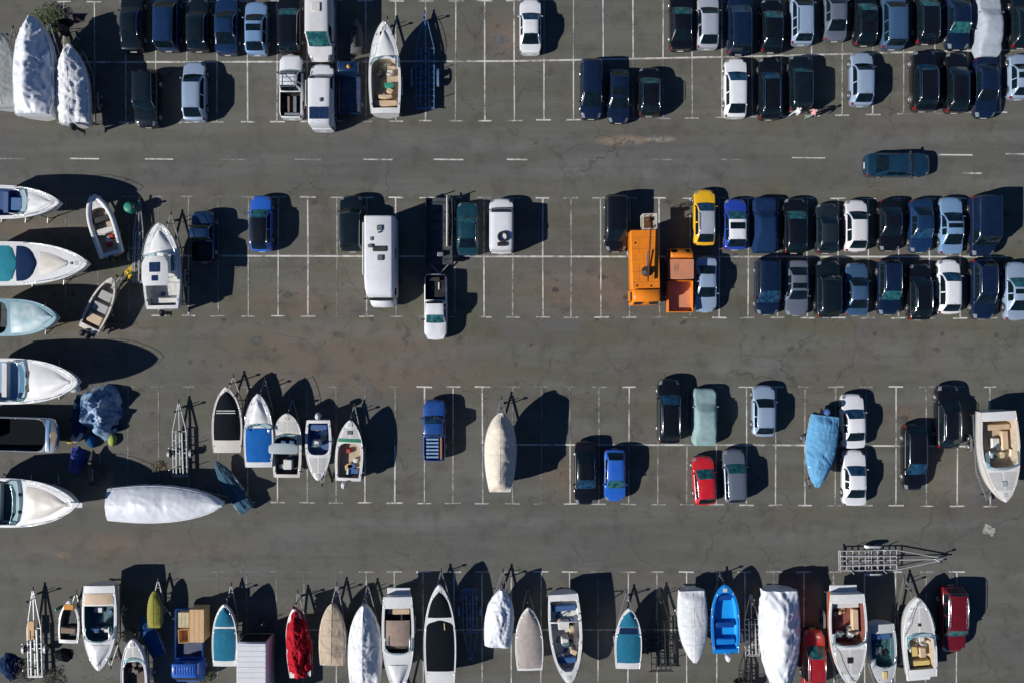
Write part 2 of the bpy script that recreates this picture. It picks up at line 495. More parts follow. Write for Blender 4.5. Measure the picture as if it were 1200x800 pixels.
bank([150, 186, 221, 256, 290, 325, 360, 394, 428, 463, 497.5, 531, 565.5, 600.5, 634.5, 668, 702, 737, 771, 805, 839.5, 875, 909, 943, 979, 1015, 1050, 1085.5, 1122, 1160],
     lambda x: 453, lambda x: interp([(0, 520), (900, 521), (1200, 523)], x), lambda x: interp([(0, 587), (600, 589.5), (1200, 593)], x),
     600, 1160, steps=(900,), top_faint=lambda x: x < 480 or 600 < x < 690 or 760 < x < 850, bot_faint=lambda x: x < 290 or 620 < x < 640)
bank([255, 289, 324, 356, 394, 429, 462, 496, 532, 565, 599, 634, 667.5, 701, 736, 770, 804.5, 840, 873, 907, 942, 977, 1013, 1049, 1085, 1121],
     lambda x: 669.5, lambda x: 737.5, lambda x: 806, 355, 940, steps=(600,), top_faint=lambda x: x < 420 or 700 < x < 720, bot_faint=lambda x: x < 380)
for a, c, y, f in ((82, 116, 186, 0), (170, 203, 186.5, 0), (257, 288, 187, 1), (345, 376, 187, 1), (426, 460, 187, 0), (508, 543, 187, 0), (594, 618, 187, 0), (680, 704, 187, 1), (764, 796, 187, 1),
                   (843, 868, 187, 1), (928, 967, 185, 0), (1100, 1140, 181.5, 0), (1178, 1212, 180.5, 0), (-5, 30, 186, 1), (1128, 1150, 203, 0)):
    stripe('lane_dash', a, y, c, y + 0.4, 1.6, FAINT if f else LINE)

# patches with a shape of their own
def blot(name, cx, cy, rx, ry, m, seed, n=26, z=0.008, rough=0.3):
    pts = []
    for k in range(n):
        a = 2 * PI * k / n
        r = 1 + rough * nz(math.cos(a) * 2 + seed, math.sin(a) * 2, seed) * 2
        pts.append((cx + rx * r * math.cos(a), cy + ry * r * math.sin(a)))
    return sheet(name, pts, m, z)
TAN = wear_mat('sandy_patch', (0.27, 0.21, 0.15), (0.125, 0.11, 0.095), 0.40, 0.60, 1.2)
PALE = wear_mat('pale_spill', (0.42, 0.40, 0.34), (0.12, 0.117, 0.11), 0.44, 0.60, 1.5)
SOIL = wear_mat('dusty_patch', (0.155, 0.122, 0.10), (0.118, 0.106, 0.094), 0.40, 0.62, 0.7)
DARKPATCH = wear_mat('oil_patch', (0.05, 0.047, 0.043), (0.095, 0.09, 0.083), 0.42, 0.62, 2.0)
blot('pale_spill', 1160, 621, 6, 5.5, PALE, 9.7, rough=0.5)
for x, y, r, s in ((337, 346, 6, 1), (328, 342, 3, 2), (651, 340, 4, 3), (1058, 492, 7, 4), (583, 31, 3, 5), (628, 168, 3, 6), (706, 325, 5, 7), (470, 630, 4, 8), (185, 545, 9, 9), (700, 480, 4, 10), (1180, 250, 6, 11), (300, 398, 7, 12)):
    blot('oil_patch', x, y, r, r * 0.7, DARKPATCH, s * 3.1, n=16, z=0.008)

def manhole(px, py, r, label):
    x, y = P(px, py)
    t = thing('manhole_cover', label, 'manhole', (x, y, 0))
    MB().lathe_z((0, 0, 0.001), [(r * 1.18, 0), (r * 1.18, 0.012), (r * 1.02, 0.012)], 28).build('rim_ring', RUBBER, t)
    q = MB().lathe_z((0, 0, 0.002), [(r, 0), (r, 0.008)], 28)
    q.build('cover_plate', mat('cast_iron', (0.07, 0.055, 0.045), 0.7, 0.5, dirt=0.5, dscale=6), t)
    s = MB()
    for k in range(5): s.rbox((0, (k - 2) * r * .32, 0.0105), (r * 1.2 * math.sqrt(1 - (abs(k - 2) * .3) ** 2), r * .09, 0.006), 0.002)
    s.build('cast_ribs', MATS['cast_iron'], t)
manhole(588, 47, 0.40, 'round brown cast iron manhole cover in the empty bays at the top')

# ------------------------------------------------------------------ cars
CT = {  # length, width, height, windscreen (base, top), rear glass (top, base), roof width, bonnet lift, pillars
    'sedan':   dict(L=4.55, W=1.80, H=1.45, ws=(.27, .43), rw=(.70, .855), rwid=.73, hood=0.0),
    'hatch':   dict(L=4.15, W=1.78, H=1.48, ws=(.25, .42), rw=(.85, .965), rwid=.75, hood=0.0),
    'estate':  dict(L=4.65, W=1.82, H=1.50, ws=(.26, .41), rw=(.90, .975), rwid=.76, hood=0.0, quarter=True),
    'suv':     dict(L=4.65, W=1.90, H=1.72, ws=(.25, .38), rw=(.90, .972), rwid=.79, hood=0.05, quarter=True),
    'mpv':     dict(L=4.60, W=1.85, H=1.70, ws=(.19, .37), rw=(.92, .98), rwid=.80, hood=0.05, quarter=True),
    'van':     dict(L=5.10, W=1.96, H=2.05, ws=(.17, .29), rw=(.965, .99), rwid=.88, hood=0.05, panel=True),
    'pickup':  dict(L=5.10, W=1.85, H=1.75, ws=(.25, .37), rw=(.54, .58), rwid=.78, hood=0.06, bed=True),
}

def build_car(root, ctype, body_m, glass_f=None, glass_s=None, roof_m=None, L=None, W=None, H=None, rails=False, sunroof=False, stripe_m=None, bed_m=None, pale_trim=True):
    c = dict(CT[ctype])
    if L: c['L'] = L
    if W: c['W'] = W
    if H: c['H'] = H
    rj = random.uniform
    if ctype not in ('van', 'pickup'):      # no two models quite alike
        a, e = rj(-.018, .018), rj(-.02, .015)
        c['ws'] = (c['ws'][0] + a, c['ws'][1] + a + rj(-.015, .015)); c['rw'] = (c['rw'][0] + e * 1.6, min(c['rw'][1] + e, .982))
        c['rwid'] += rj(-.035, .03); c['W'] *= rj(.965, 1.02); c['H'] *= rj(.965, 1.04); c['hood'] += rj(-.01, .03)
    L, W, H = c['L'], c['W'], c['H']
    ws0, ws1 = c['ws']; rw0, rw1 = c['rw']
    gf, gs = glass_f or GLASS, glass_s or GLASS
    if not sunroof and not rails and ctype in ('sedan', 'hatch', 'suv') and rj(0, 1) < .22: sunroof = True
    Y = lambda f: L / 2 - f * L
    hb = {'van': .56, 'mpv': .62, 'suv': .64, 'pickup': .60}.get(ctype, .635) * H      # belt height
    hd = c['hood']
    top = [(0, hb * .66 + hd), (.006, hb * .71 + hd), (.018, hb * .77 + hd), (.04, hb * .83 + hd), (.10, hb * .89 + hd), (ws0, hb * .985), (ws0 + .03, hb)]
    if rw1 < .9 and not c.get('bed'): top += [(rw1, hb * 1.03), (.95, hb * 1.02), (.982, hb * 1.0), (.994, hb * .94), (1, hb * .84)]
    else: top += [(.965, hb * 1.02), (.985, hb * .99), (1, hb * .90)]
    zt = lambda f: interp(top, f)
    def hw(f):
        a = max(0, (.14 - f) / .14); b = max(0, (f - .87) / .13)
        return W / 2 * (1 - .25 * a ** 2.3 - .15 * b ** 2.5)
    rwl = {'suv': .36, 'van': .34, 'pickup': .37}.get(ctype, .32)
    fw, rw_ = .185 if ctype != 'van' else .16, .79 if ctype != 'van' else .80
    def zbot(f):
        z = .20 if ctype not in ('suv', 'pickup') else .27
        if f < .03: z += .10 * (1 - f / .03)
        if f > .97: z += .12 * (f - .97) / .03
        for w0 in (fw, rw_):
            dd = abs(f - w0) * L; ra = rwl + .055
            if dd < ra: z = max(z, rwl + math.sqrt(ra * ra - dd * dd))
        return min(z, zt(f) - .16)
    fs = [0, .006, .018, .04, .07] + [.10 + .80 * k / 26 for k in range(27)] + [.925, .95, .967, .982, .994, 1]
    fs = sorted(set(fs + [ws0, rw1] + ([.605, .985] if c.get('bed') else [])))
    rows = []
    b6 = .88 if c.get('bed') else .70
    for f in fs:
        x, z0, z1 = hw(f), zbot(f), zt(f)
        zs = max(z1 - .10, z0 + .1)
        cr = .035 if f < ws0 else .025
        zc = .20 if ctype not in ('suv', 'pickup') else .27
        half = [(0, zc), (.70 * x, zc), (.985 * x, min(z0 + .06, zs - .05)), (x, lerp(z0, zs, .6)), (.985 * x, zs), (.935 * x, z1 - .012), (b6 * x, z1 + cr * .55), (.35 * x, z1 + cr * .9), (0, z1 + cr)]
        y = Y(f)
        ring = []
        for k, (a, z) in enumerate(half):
            bow = 0.0
            if f < .12: bow = (.12 - f) / .12 * .10 * (1 - (a / (W / 2)) ** 2) - .04 * (.12 - f) / .12
            if f > .93: bow = -((f - .93) / .07 * .06 * (1 - (a / (W / 2)) ** 2))
            ring.append((a, y + bow, z))
        rows.append(ring + [(-a, yy, z) for (a, yy, z) in ring[-2:0:-1]])
    nst = len(fs)
    def cls(i, j):
        fm = (fs[i] + fs[i + 1]) / 2
        m = j if j < 8 else 15 - j
        if c.get('bed') and .605 < fm < .985 and m >= 6: return None
        if .006 < fm < .062 and m in (4, 5): return 'hl' + ('r' if j < 8 else 'l')
        if fm > .962 and m in (3, 4): return 'tl' + ('r' if j < 8 else 'l')
        if .05 < fm < ws0 - .004 and m >= 5: return 'bonnet'
        if not c.get('bed') and rw1 < .9 and rw1 + .005 < fm < .99 and m >= 5: return 'boot'
        return 'body'
    parts = {}
    for key, nm, mm in (('body', 'body', body_m), ('bonnet', 'bonnet', body_m), ('boot', 'boot_lid', body_m), ('hlr', 'headlight', LAMP), ('hll', 'headlight', LAMP), ('tlr', 'tail_light', TAIL), ('tll', 'tail_light', TAIL)):
        q = MB(True); q.grid(rows, True, lambda i, j, key=key: cls(i, j) == key)
        if key == 'body': q.poly(rows[-1])
        prune(q)
        parts[key] = q.build(nm, mm, root)
    MB().poly([(x, y + .004, z) for x, y, z in rows[0]][::-1]).build('grille', BLACK, root)
    for s, f in ((1, 0), (-1, 1)):
        MB().rbox((0, Y(f) + s * .065 if f == 0 else Y(f) - .075, .42 + hd), (.50, .02, .11), .004).build('number_plate', PLATE, root)
    # ---- cabin
    wb = lambda f: hw(f) * .925
    wr = W / 2 * c['rwid']
    st = [(lerp(ws0, ws1, s), s, 'w') for s in (0, .33, .66)]
    mid = (ws1 + rw0) / 2
    if ctype == 'pickup': bp = [lerp(ws1, rw0, .62)]
    elif c.get('panel'): bp = [.42]
    elif c.get('quarter'): bp = [lerp(ws1, rw0, .38), lerp(ws1, rw0, .74)]
    else: bp = [lerp(ws1, rw0, .46)]
    roof_f = [ws1]
    for b in bp: roof_f += [b - .011, b + .011]
    roof_f += [lerp(ws1, rw0, t) for t in (.15, .85)] + [rw0]
    roof_f = sorted(roof_f)
    st += [(f, 1, 'r') for f in roof_f]
    st += [(lerp(rw0, rw1, s), 1 - s, 'b') for s in (.33, .66, 1)]
    crows = []
    for f, s, z in st:
        base = zt(f) - .02
        if z == 'r':
            u = (f - ws1) / (rw0 - ws1)
            rear_drop = {'sedan': .07, 'hatch': .06}.get(ctype, .03)
            top_z = H - .045 * (1 - u) ** 2 * 1.4 - rear_drop * u ** 2
            wtop = wr * (1 - .03 * u)
        else:
            edge = H - .063 if z == 'w' else H - {'sedan': .07, 'hatch': .06}.get(ctype, .03)
            cv = s + .10 * s * (1 - s) * (1 if z == 'w' else 1.5)
            top_z = lerp(zt(f) + .012, edge, cv)
            wtop = lerp(wb(f) * .97, wr * (1 if z == 'w' else .97), s)
        bw = .09 * (1 - s * .4) if z == 'w' else (-.06 if z == 'b' else 0)
        dz = top_z - base
        half = [(wb(f), base), (lerp(wb(f), wtop, .86), base + dz * .84), (wtop, top_z - min(.035, dz * .1)), (wtop - min(.085, wtop * .12), top_z + .004), (wtop * .5, top_z + .022), (0, top_z + .03)]
        y = Y(f)
        ring = [(a, y + bw * (1 - (a / (W / 2)) ** 2) - (0 if z != 'w' else .05 * (1 - s)), zz) for a, zz in half]
        crows.append(ring + [(-a, yy, zz) for (a, yy, zz) in ring[-2::-1]])
    def ccls(i, j):
        f0, f1 = st[i][0], st[i + 1][0]
        fm = (f0 + f1) / 2
        m = j if j < 5 else 9 - j
        side = 'r' if j < 5 else 'l'
        if fm < ws1:
            if m >= 3: return 'windscreen'
            if m == 0 and fm > lerp(ws0, ws1, .4): return 'sf' + side
            return 'cabin'
        if fm > rw0:
            if m >= 3: return 'rear' if not c.get('panel') else 'cabin'
            return 'cabin'
        if m >= 2:
            if sunroof and m >= 3 and lerp(ws1, rw0, .14) < fm < lerp(ws1, rw0, .5): return 'sun'
            return 'roof'
        if m == 0:
            for b in bp:
                if abs(fm - b) < .011: return 'cabin'
            if fm < bp[0]: return 'sf' + side
            if c.get('panel'): return 'cabin'
            if len(bp) == 1: return 'sr' + side if fm < lerp(ws1, rw0, .99) else 'cabin'
            return ('sr' if fm < bp[1] else 'sq') + side
        return 'cabin'
    for key, nm, mm in (('cabin', 'cabin_pillars', body_m), ('roof', 'roof', roof_m or body_m), ('windscreen', 'windscreen', gf), ('rear', 'rear_window', gs), ('sun', 'sunroof', GLASS),
                        ('sfr', 'side_window', gs), ('sfl', 'side_window', gs), ('srr', 'side_window', gs), ('srl', 'side_window', gs), ('sqr', 'quarter_window', gs), ('sql', 'quarter_window', gs)):
        q = MB(True); q.grid(crows, False, lambda i, j, key=key: ccls(i, j) == key)
        prune(q); q.build(nm, mm, root)
    # ---- fittings
    for sx in (1, -1):
        for f in (fw, rw_): wheel(root, sx * (W / 2 - .115), Y(f), rwl, .20)
        q = MB(True); fm = lerp(ws0, ws1, .38); x = wb(fm)
        q.rbox((sx * (x + .115), Y(fm), zt(fm) + .015), (.20, .10, .13), .035)
        q.build('wing_mirror', body_m if ctype not in ('van', 'pickup') else BLACK, root)
        tr = [crows[i][1 if sx > 0 else 9] for i in range(1, len(st) - 2)]
        if pale_trim: MB(True).tube([(p[0] + sx * .012, p[1], p[2] + .01) for p in tr], .021, 5).build('highlight_trim', CHROME, root)  # bright tube added so the roof edges show white highlight lines
        if rails:
            xr = wr * .93
            z = H + .035
            MB(True).tube([(sx * xr, Y(lerp(ws1, rw0, .06)), H - .04), (sx * xr, Y(lerp(ws1, rw0, .14)), z), (sx * xr, Y(lerp(ws1, rw0, .86)), z), (sx * xr, Y(lerp(ws1, rw0, .95)), H - .05)], .022, 6).build('roof_rail', CHROME, root)
    for k in (-1, 1):
        fm = ws0 + .012
        MB().beam((k * .12 + .1, Y(fm) + .05, zt(fm) + .045), (k * .34 + .2, Y(fm) - .05, zt(fm) + .085), .018, .012).build('wiper', BLACK, root)
    if ctype != 'pickup':
        fa = lerp(ws1, rw0, .93)
        MB().tube([(0, Y(fa), H - .05), (0, Y(fa) - .16, H + .12)], [.012, .006], 5).build('aerial', BLACK, root)
    if stripe_m:
        q = MB()
        for sx in (.16, -.16): q.grid([[(sx - .09, Y(f), zt(f) + .047 - .01 * abs(sx)), (sx + .09, Y(f), zt(f) + .047 - .01 * abs(sx))] for f in fs if .05 < f < ws0 - .02])
        q.build('bonnet_stripes', stripe_m, root)
    if c.get('bed'):
        ya, yb = Y(.607), Y(.983)
        x = hw(.8) * .875; zf = .62; z1 = hb + .015
        q = MB()
        q.grid([[(-x, y, z1), (-x, y, zf), (x, y, zf), (x, y, z1)] for y in (ya, yb)])
        q.poly([(-x, ya, z1), (x, ya, z1), (x, ya, zf), (-x, ya, zf)]); q.poly([(-x, yb, zf), (x, yb, zf), (x, yb, z1), (-x, yb, z1)])
        q.build('load_bed', bed_m or BLACK, root)
        r = MB()
        for k in range(7): r.rbox(((k - 3) * x * .26, (ya + yb) / 2, zf + .002), (x * .1, abs(ya - yb) * .97, .015), .004)
        r.build('bed_ribs', BLACK, root)
    return dict(L=L, W=W, H=H, Y=Y, hb=hb, zt=zt, hw=hw, ws1=ws1, rw0=rw0)

def prune(q):
    """drop verts no face uses"""
    used = sorted({i for f in q.f for i in f})
    mp = {a: k for k, a in enumerate(used)}
    q.v = [q.v[i] for i in used]
    q.f = [tuple(mp[i] for i in f) for f in q.f]

NAME = {'sedan': 'saloon_car', 'hatch': 'hatchback_car', 'estate': 'estate_car', 'suv': 'suv', 'mpv': 'minivan', 'van': 'panel_van', 'pickup': 'pickup_truck'}
CATG = {'pickup': 'pickup', 'van': 'van'}
def car(cx, y0, y1, way, ctype, pname, label, gf=None, group='cars parked in the marked bays', tilt=0.0, cut=False, **kw):
    """cx, y0, y1: where the car stands in the photograph's pixel grid; way U/D/R: nose up, down or right"""
    hm = CT[ctype]['H'] * .5
    k = MPP * (CAM_H - hm) / CAM_H
    L = kw.pop('L', None) or (CT[ctype]['L'] if cut else (y1 - y0) * k)
    if cut: y0 = y1 - L / k
    x, y = P(cx, (y0 + y1) / 2, hm)
    rz = {'U': 0, 'D': PI, 'R': -PI / 2, 'L': PI / 2}[way] + R(tilt)
    root = thing(NAME[ctype], label, CATG.get(ctype, 'car'), (x, y, 0), rz, group)
    info = build_car(root, ctype, PAINT[pname], glass_f=gf, L=L, **kw)
    return root, info

T_, B_ = GLASS_TEAL, GLASS_BLUE
CARS = [
 # cut by the top edge (bottom end y1)
 (155, 0, 59, 'U', 'sedan', 'ink', 'black teal saloon at the left end of the row along the top edge', dict(cut=True)),
 (195.5, 0, 58, 'U', 'mpv', 'deepblue', 'dark blue minivan second from the left along the top edge', dict(cut=True)),
 (232, 0, 59, 'U', 'hatch', 'ink', 'black green hatchback between two blue vehicles along the top edge', dict(cut=True)),
 (265.5, 0, 63, 'U', 'sedan', 'deepblue', 'dark blue saloon cut by the top edge left of a pale blue car', dict(cut=True)),
 (300.5, 0, 63, 'U', 'hatch', 'skyblue', 'pale blue grey hatchback at the top edge above the empty bay line', dict(cut=True)),
 (339.5, 0, 62, 'U', 'estate', 'black', 'black estate with teal windscreen at the top edge above the white pickup', dict(cut=True, gf=T_)),
 (798, 0, 58, 'U', 'sedan', 'black', 'black saloon leftmost of the right hand group along the top edge', dict(cut=True, gf=T_)),
 (829.5, 0, 56, 'U', 'hatch', 'silver', 'silver white hatchback between black and navy cars at the top edge', dict(cut=True)),
 (866.5, 0, 62, 'U', 'mpv', 'navy', 'navy minivan at the top edge right above the white hatchback', dict(cut=True, gf=B_)),
 (904, 0, 60, 'U', 'hatch', 'black', 'black hatchback at the top edge above the black estate with roof rails', dict(cut=True, gf=T_)),
 (940, 0, 51, 'U', 'estate', 'silverblue', 'silver blue estate with ribbed roof at the top edge, left of a grey car', dict(cut=True, rails=True)),
 (979, 0, 47, 'U', 'sedan', 'grey', 'mid grey saloon at the top edge, the shortest showing of its row', dict(cut=True)),
 (1014, 0, 52, 'U', 'hatch', 'black', 'black hatchback at the top edge right of the mid grey saloon', dict(cut=True, gf=T_)),
 (1047, 0, 56, 'U', 'suv', 'steel', 'steel blue off-roader between two black cars at the top edge', dict(cut=True)),
 (1086, 0, 50, 'U', 'estate', 'black', 'black estate with red tail lamps at the top edge, left of the navy saloon', dict(cut=True, gf=T_, rails=True)),
 (1122.5, 0, 57, 'D', 'sedan', 'navy', 'navy saloon nose down at the top edge beside the sheeted car', dict(cut=True, gf=T_)),
 (1198, 0, 55, 'U', 'hatch', 'ink', 'black hatchback in the top right corner beyond the sheeted car', dict(cut=True)),
 # second line from the top
 (172, 83, 148, 'D', 'suv', 'ink', 'blackish off-roader standing left of the pale silver hatchback', {}),
 (228, 73, 141, 'U', 'hatch', 'silverblue', 'pale silver hatchback alone beside a round shadow near the left boats', {}),
 (621.5, 0, 62, 'U', 'sedan', 'white', 'lone white saloon standing in the empty top middle bays', dict(gf=B_)),
 (693, 70, 138, 'D', 'mpv', 'navy', 'dark blue minivan left of a group of three in the upper middle', {}),
 (725, 83, 143, 'D', 'hatch', 'navy', 'narrow navy hatchback in the middle of the upper group of three', {}),
 (761, 80, 135, 'U', 'hatch', 'black', 'black hatchback at the right of the upper group of three', dict(gf=T_, rails=True)),
 (862, 69, 137, 'U', 'hatch', 'white', 'bright white hatchback at the left end of the upper right row', dict(gf=B_)),
 (901.5, 68, 139, 'U', 'estate', 'black', 'black estate with roof rails right of the bright white hatchback', dict(gf=B_, rails=True)),
 (937.5, 66, 130, 'U', 'suv', 'ink', 'black off-roader with two people walking behind it', dict(gf=T_)),
 (1009.5, 62, 123, 'U', 'hatch', 'silverblue', 'light silver blue hatchback with an empty bay on each side, upper right', {}),
 (1083, 60, 129, 'U', 'suv', 'black', 'black off-roader with roof rails and blue windscreen, left of three dark cars', dict(gf=B_, rails=True)),
 (1120.5, 62, 131, 'U', 'hatch', 'black', 'plain black hatchback in the middle of three dark cars, upper right', {}),
 (1155, 68, 137, 'D', 'sedan', 'navy', 'navy saloon below the sheeted car, upper right', {}),
 (1195, 64, 115, 'U', 'hatch', 'silverblue', 'pale silver hatchback cut by the right edge below the top corner', {}),
 # third line
 (238, 248, 307, 'U', 'pickup', 'deepblue', 'dark blue pickup right of the cabin cruiser with the hardtop', dict(bed_m=BLACK)),
 (306, 230, 294, 'U', 'hatch', 'blue', 'blue bonneted hatchback with dark roof standing alone on the left', dict(gf=T_, roof_m=PAINT['black'])),
 (412, 230, 294, 'U', 'suv', 'ink', 'black green off-roader tucked behind the white motorhome', {}),
 (548, 238, 299, 'U', 'sedan', 'teal', 'dark teal saloon with red tail lamps between trailer and white pickup van', dict(gf=T_)),
 (722, 229, 294, 'D', 'mpv', 'black', 'black minivan standing left of the orange lift truck', {}),
 (825.5, 223, 287, 'U', 'hatch', 'yellow', 'yellow hatchback with a pale grey roof', dict(gf=B_, roof_m=PAINT['silver'], rails=True)),
 (861.5, 234, 292, 'U', 'hatch', 'royal', 'royal blue hatchback with white roof and dark sunroof', dict(gf=T_, roof_m=PAINT['white'], sunroof=True)),
 (931.5, 233, 296, 'U', 'hatch', 'black', 'black hatchback with teal windscreen right of the blue sheeted car', dict(gf=T_)),
 (969, 239, 296, 'U', 'hatch', 'darkgrey', 'dark grey teal hatchback left of the white one, third line', {}),
 (1003, 235, 294, 'U', 'hatch', 'offwhite', 'off white hatchback among dark cars in the third line right', {}),
 (1043, 235, 293, 'D', 'sedan', 'black', 'black saloon right of the off white hatchback, third line', {}),
 (1079, 235, 295, 'D', 'sedan', 'deepblue', 'dark blue saloon with bright rear glass left of the light blue car', dict(gf=B_)),
 (1114, 232, 297, 'U', 'sedan', 'skyblue', 'light blue saloon with black sunroof near the right, third line', dict(sunroof=True)),
 (1153, 230, 299, 'D', 'van', 'navy', 'blackish blue panel van with a large shadow at the right, third line', {}),
 # fourth line
 (827, 303, 365, 'D', 'sedan', 'silverblue', 'silver blue saloon nose down right of the orange tipper truck', {}),
 (899.5, 303, 368, 'D', 'mpv', 'navy', 'navy minivan at the left end of the fourth line right group', dict(gf=B_)),
 (933.5, 306, 369, 'D', 'sedan', 'grey', 'grey blue saloon second in the fourth line right group', {}),
 (970, 306, 371, 'U', 'suv', 'ink', 'black off-roader between the grey blue saloon and the steel blue car', {}),
 (1003.5, 309, 369, 'U', 'sedan', 'steel', 'steel blue saloon nose up in the fourth line right group', {}),
 (1042, 305, 368, 'D', 'estate', 'navy', 'navy estate with bright teal windscreen nose down, fourth line', dict(gf=T_, rails=True)),
 (1077.5, 310, 374, 'U', 'hatch', 'black', 'black hatchback left of the white one in the fourth line', dict(rails=True)),
 (1112, 305, 367, 'U', 'hatch', 'white', 'white hatchback with blue windscreen in the fourth line right', dict(gf=B_)),
 (1152.5, 305, 373, 'D', 'estate', 'navy', 'dark navy estate with red lamps between white and silver cars', dict(rails=True)),
 (1191, 308, 374, 'U', 'sedan', 'silverblue', 'silver saloon with black sunroof cut by the right edge', dict(gf=T_, sunroof=True)),
 # fifth and sixth lines
 (686, 518, 590, 'D', 'sedan', 'black', 'black saloon nose down beside the small bright blue car', dict(gf=B_)),
 (720.5, 527, 586, 'D', 'hatch', 'blue', 'small bright blue hatchback nose down beside a black saloon', dict(gf=T_)),
 (784, 445, 518, 'U', 'suv', 'black', 'black off-roader with roof rails left of the pale green sheeted car', dict(gf=B_, rails=True)),
 (895, 452, 510, 'U', 'hatch', 'silverblue', 'light silver blue hatchback standing alone right of the pale green sheeted car', {}),
 (825, 535, 590, 'U', 'hatch', 'red', 'bright red hatchback parked slightly askew', dict(gf=T_, tilt=4)),
 (860.5, 527, 588, 'U', 'estate', 'grey', 'slate grey estate right of the bright red hatchback', dict(gf=T_, tilt=2)),
 (999.5, 462, 524, 'U', 'sedan', 'white', 'white saloon, upper of two nose to tail beside the turquoise boat', dict(gf=B_, tilt=2)),
 (1001, 528, 591, 'U', 'sedan', 'white', 'white saloon, lower of two nose to tail beside the turquoise boat', dict(gf=B_)),
 (1071.5, 498, 573, 'D', 'hatch', 'black', 'black hatchback nose down below left of another black one', dict(gf=B_)),
 (1111, 452, 524, 'U', 'hatch', 'black', 'black hatchback nose up with a red tail lamp, left of the white cruiser', dict(rails=True)),
 (1117, 688, 763, 'D', 'suv', 'maroon', 'dark red off-roader with roof rails in shade at the bottom right', dict(gf=T_, rails=True)),
 (953.5, 738, 805, 'U', 'hatch', 'crimson', 'dark red hatchback among boats at the bottom edge', dict(gf=T_, rails=True)),
]
for (cx, y0, y1, way, ct, pn, lab, kw) in CARS:
    car(cx, y0, y1, way, ct, pn, lab, **kw)
# the car driving along the lane
xc, yc = P(1052, 193.5, .7)
rt = thing('saloon_car', 'dark petrol blue saloon driving along the dashed lane', 'car', (xc, yc, 0), -PI / 2)
build_car(rt, 'sedan', paint('petrol', (0.006, 0.030, 0.058)), glass_f=GLASS_BLUE, L=5.1, W=1.9)

# sheeted cars
def covered_car(cx, y0, y1, m, label, way='U', seed=1.0, strap=False):
    k = MPP * (CAM_H - .7) / CAM_H
    L = (y1 - y0) * k; W = 1.86
    x, y = P(cx, (y0 + y1) / 2, .7)
    root = thing('covered_car', label, 'covered car', (x, y, 0), 0 if way == 'U' else PI, 'cars under fabric covers')
    prof = [(0, .62), (.02, .76), (.08, .86), (.25, .97), (.30, 1.10), (.40, 1.40), (.52, 1.47), (.68, 1.43), (.82, 1.10), (.90, 1.04), (.98, .92), (1, .7)]
    rows = []
    N = 44
    for i in range(N + 1):
        f = i / N
        t = interp(prof, f)
        a = max(0, (.12 - f) / .12); b = max(0, (f - .88) / .12)
        wd = W / 2 * (1 - .28 * a ** 2.2 - .22 * b ** 2.2)
        kk = clamp((t - .95) / .5)
        half = [(wd * 1.02, .10), (wd * 1.01, .32), (wd, .55), (wd * .985, min(.78, t * .86)), (wd * (.95 - .04 * kk), t * (.93 - .1 * kk)), (wd * (.90 - .10 * kk), t - .10 * kk - .01), (wd * (.80 - .10 * kk), t - .012), (wd * .5, t + .008), (wd * .25, t + .012), (0, t + .014)]
        r = []
        for sgn in (1, -1):
            pts = half if sgn == 1 else half[-2::-1]
            for (q, z) in pts:
                X, Yy = q * sgn, L / 2 - f * L
                fold = .035 * nz(X * 3 + seed, Yy * 2.2, z * 2) + .02 * nz(X * 8, Yy * 6 + seed, z * 5)
                drape = .04 * nz(Yy * 5 + seed, sgn * 3, 0) * clamp((.7 - z) / .5)
                r.append((X + sgn * drape + fold * .6, Yy, max(.03, z + fold)))
        rows.append(r)
    q = MB(True); q.grid(rows); q.poly(rows[0][::-1]); q.poly(rows[-1])
    q.build('fabric_cover', m, root)
    for sx in (1, -1):
        for f in (.19, .79): wheel(root, sx * (W / 2 - .16), L / 2 - f * L, .29, .18)
        mm = MB(True); mm.rbox((sx * (W / 2 + .02), L / 2 - .31 * L, .93), (.24, .12, .14), .05); mm.build('mirror_pocket', m, root)
    if strap:
        MB().tube([(wd_, L * .05, z_) for wd_, z_ in ((-.97, .4), (-.93, .85), (-.72, 1.44), (0, 1.53), (.72, 1.44), (.93, .85), (.97, .4))], .014, 5).build('tie_strap', BLACK, root)
covered_car(1158.5, -6, 67, cloth('pale_silver', (0.36, 0.40, 0.45)), 'car under a wrinkled pale silver cover at the top edge', 'U', 3.3)
covered_car(896.5, 231, 296, cloth('blue_car', (0.008, 0.028, 0.085)), 'car under a wrinkled dark blue cover right of the white roofed blue car', 'U', 8.1)
covered_car(826, 455, 522, cloth('pale_green', (0.26, 0.38, 0.38)), 'car under a smooth pale green grey cover', 'U', 5.7)

# ------------------------------------------------------------------ vans, trucks, motorhome
def place(cx, y0, y1, h, L=None):
    k = MPP * (CAM_H - h) / CAM_H
    return (*P(cx, (y0 + y1) / 2, h), (y1 - y0) * k)

# white camper cut by the top edge, nose down
x, y, L = place(375.5, -18, 71, 1.2)
rt = thing('camper_van', 'tall white camper van nose down at the top edge with teal windscreen', 'van', (x, y, 0), PI)
build_car(rt, 'van', PAINT['offwhite'], glass_f=GLASS_TEAL, L=L, W=2.05, H=2.5)
MB(True).rbox((0, -.6, 2.5), (.7, .7, .09), .03).build('roof_vent', VINYLW, rt)

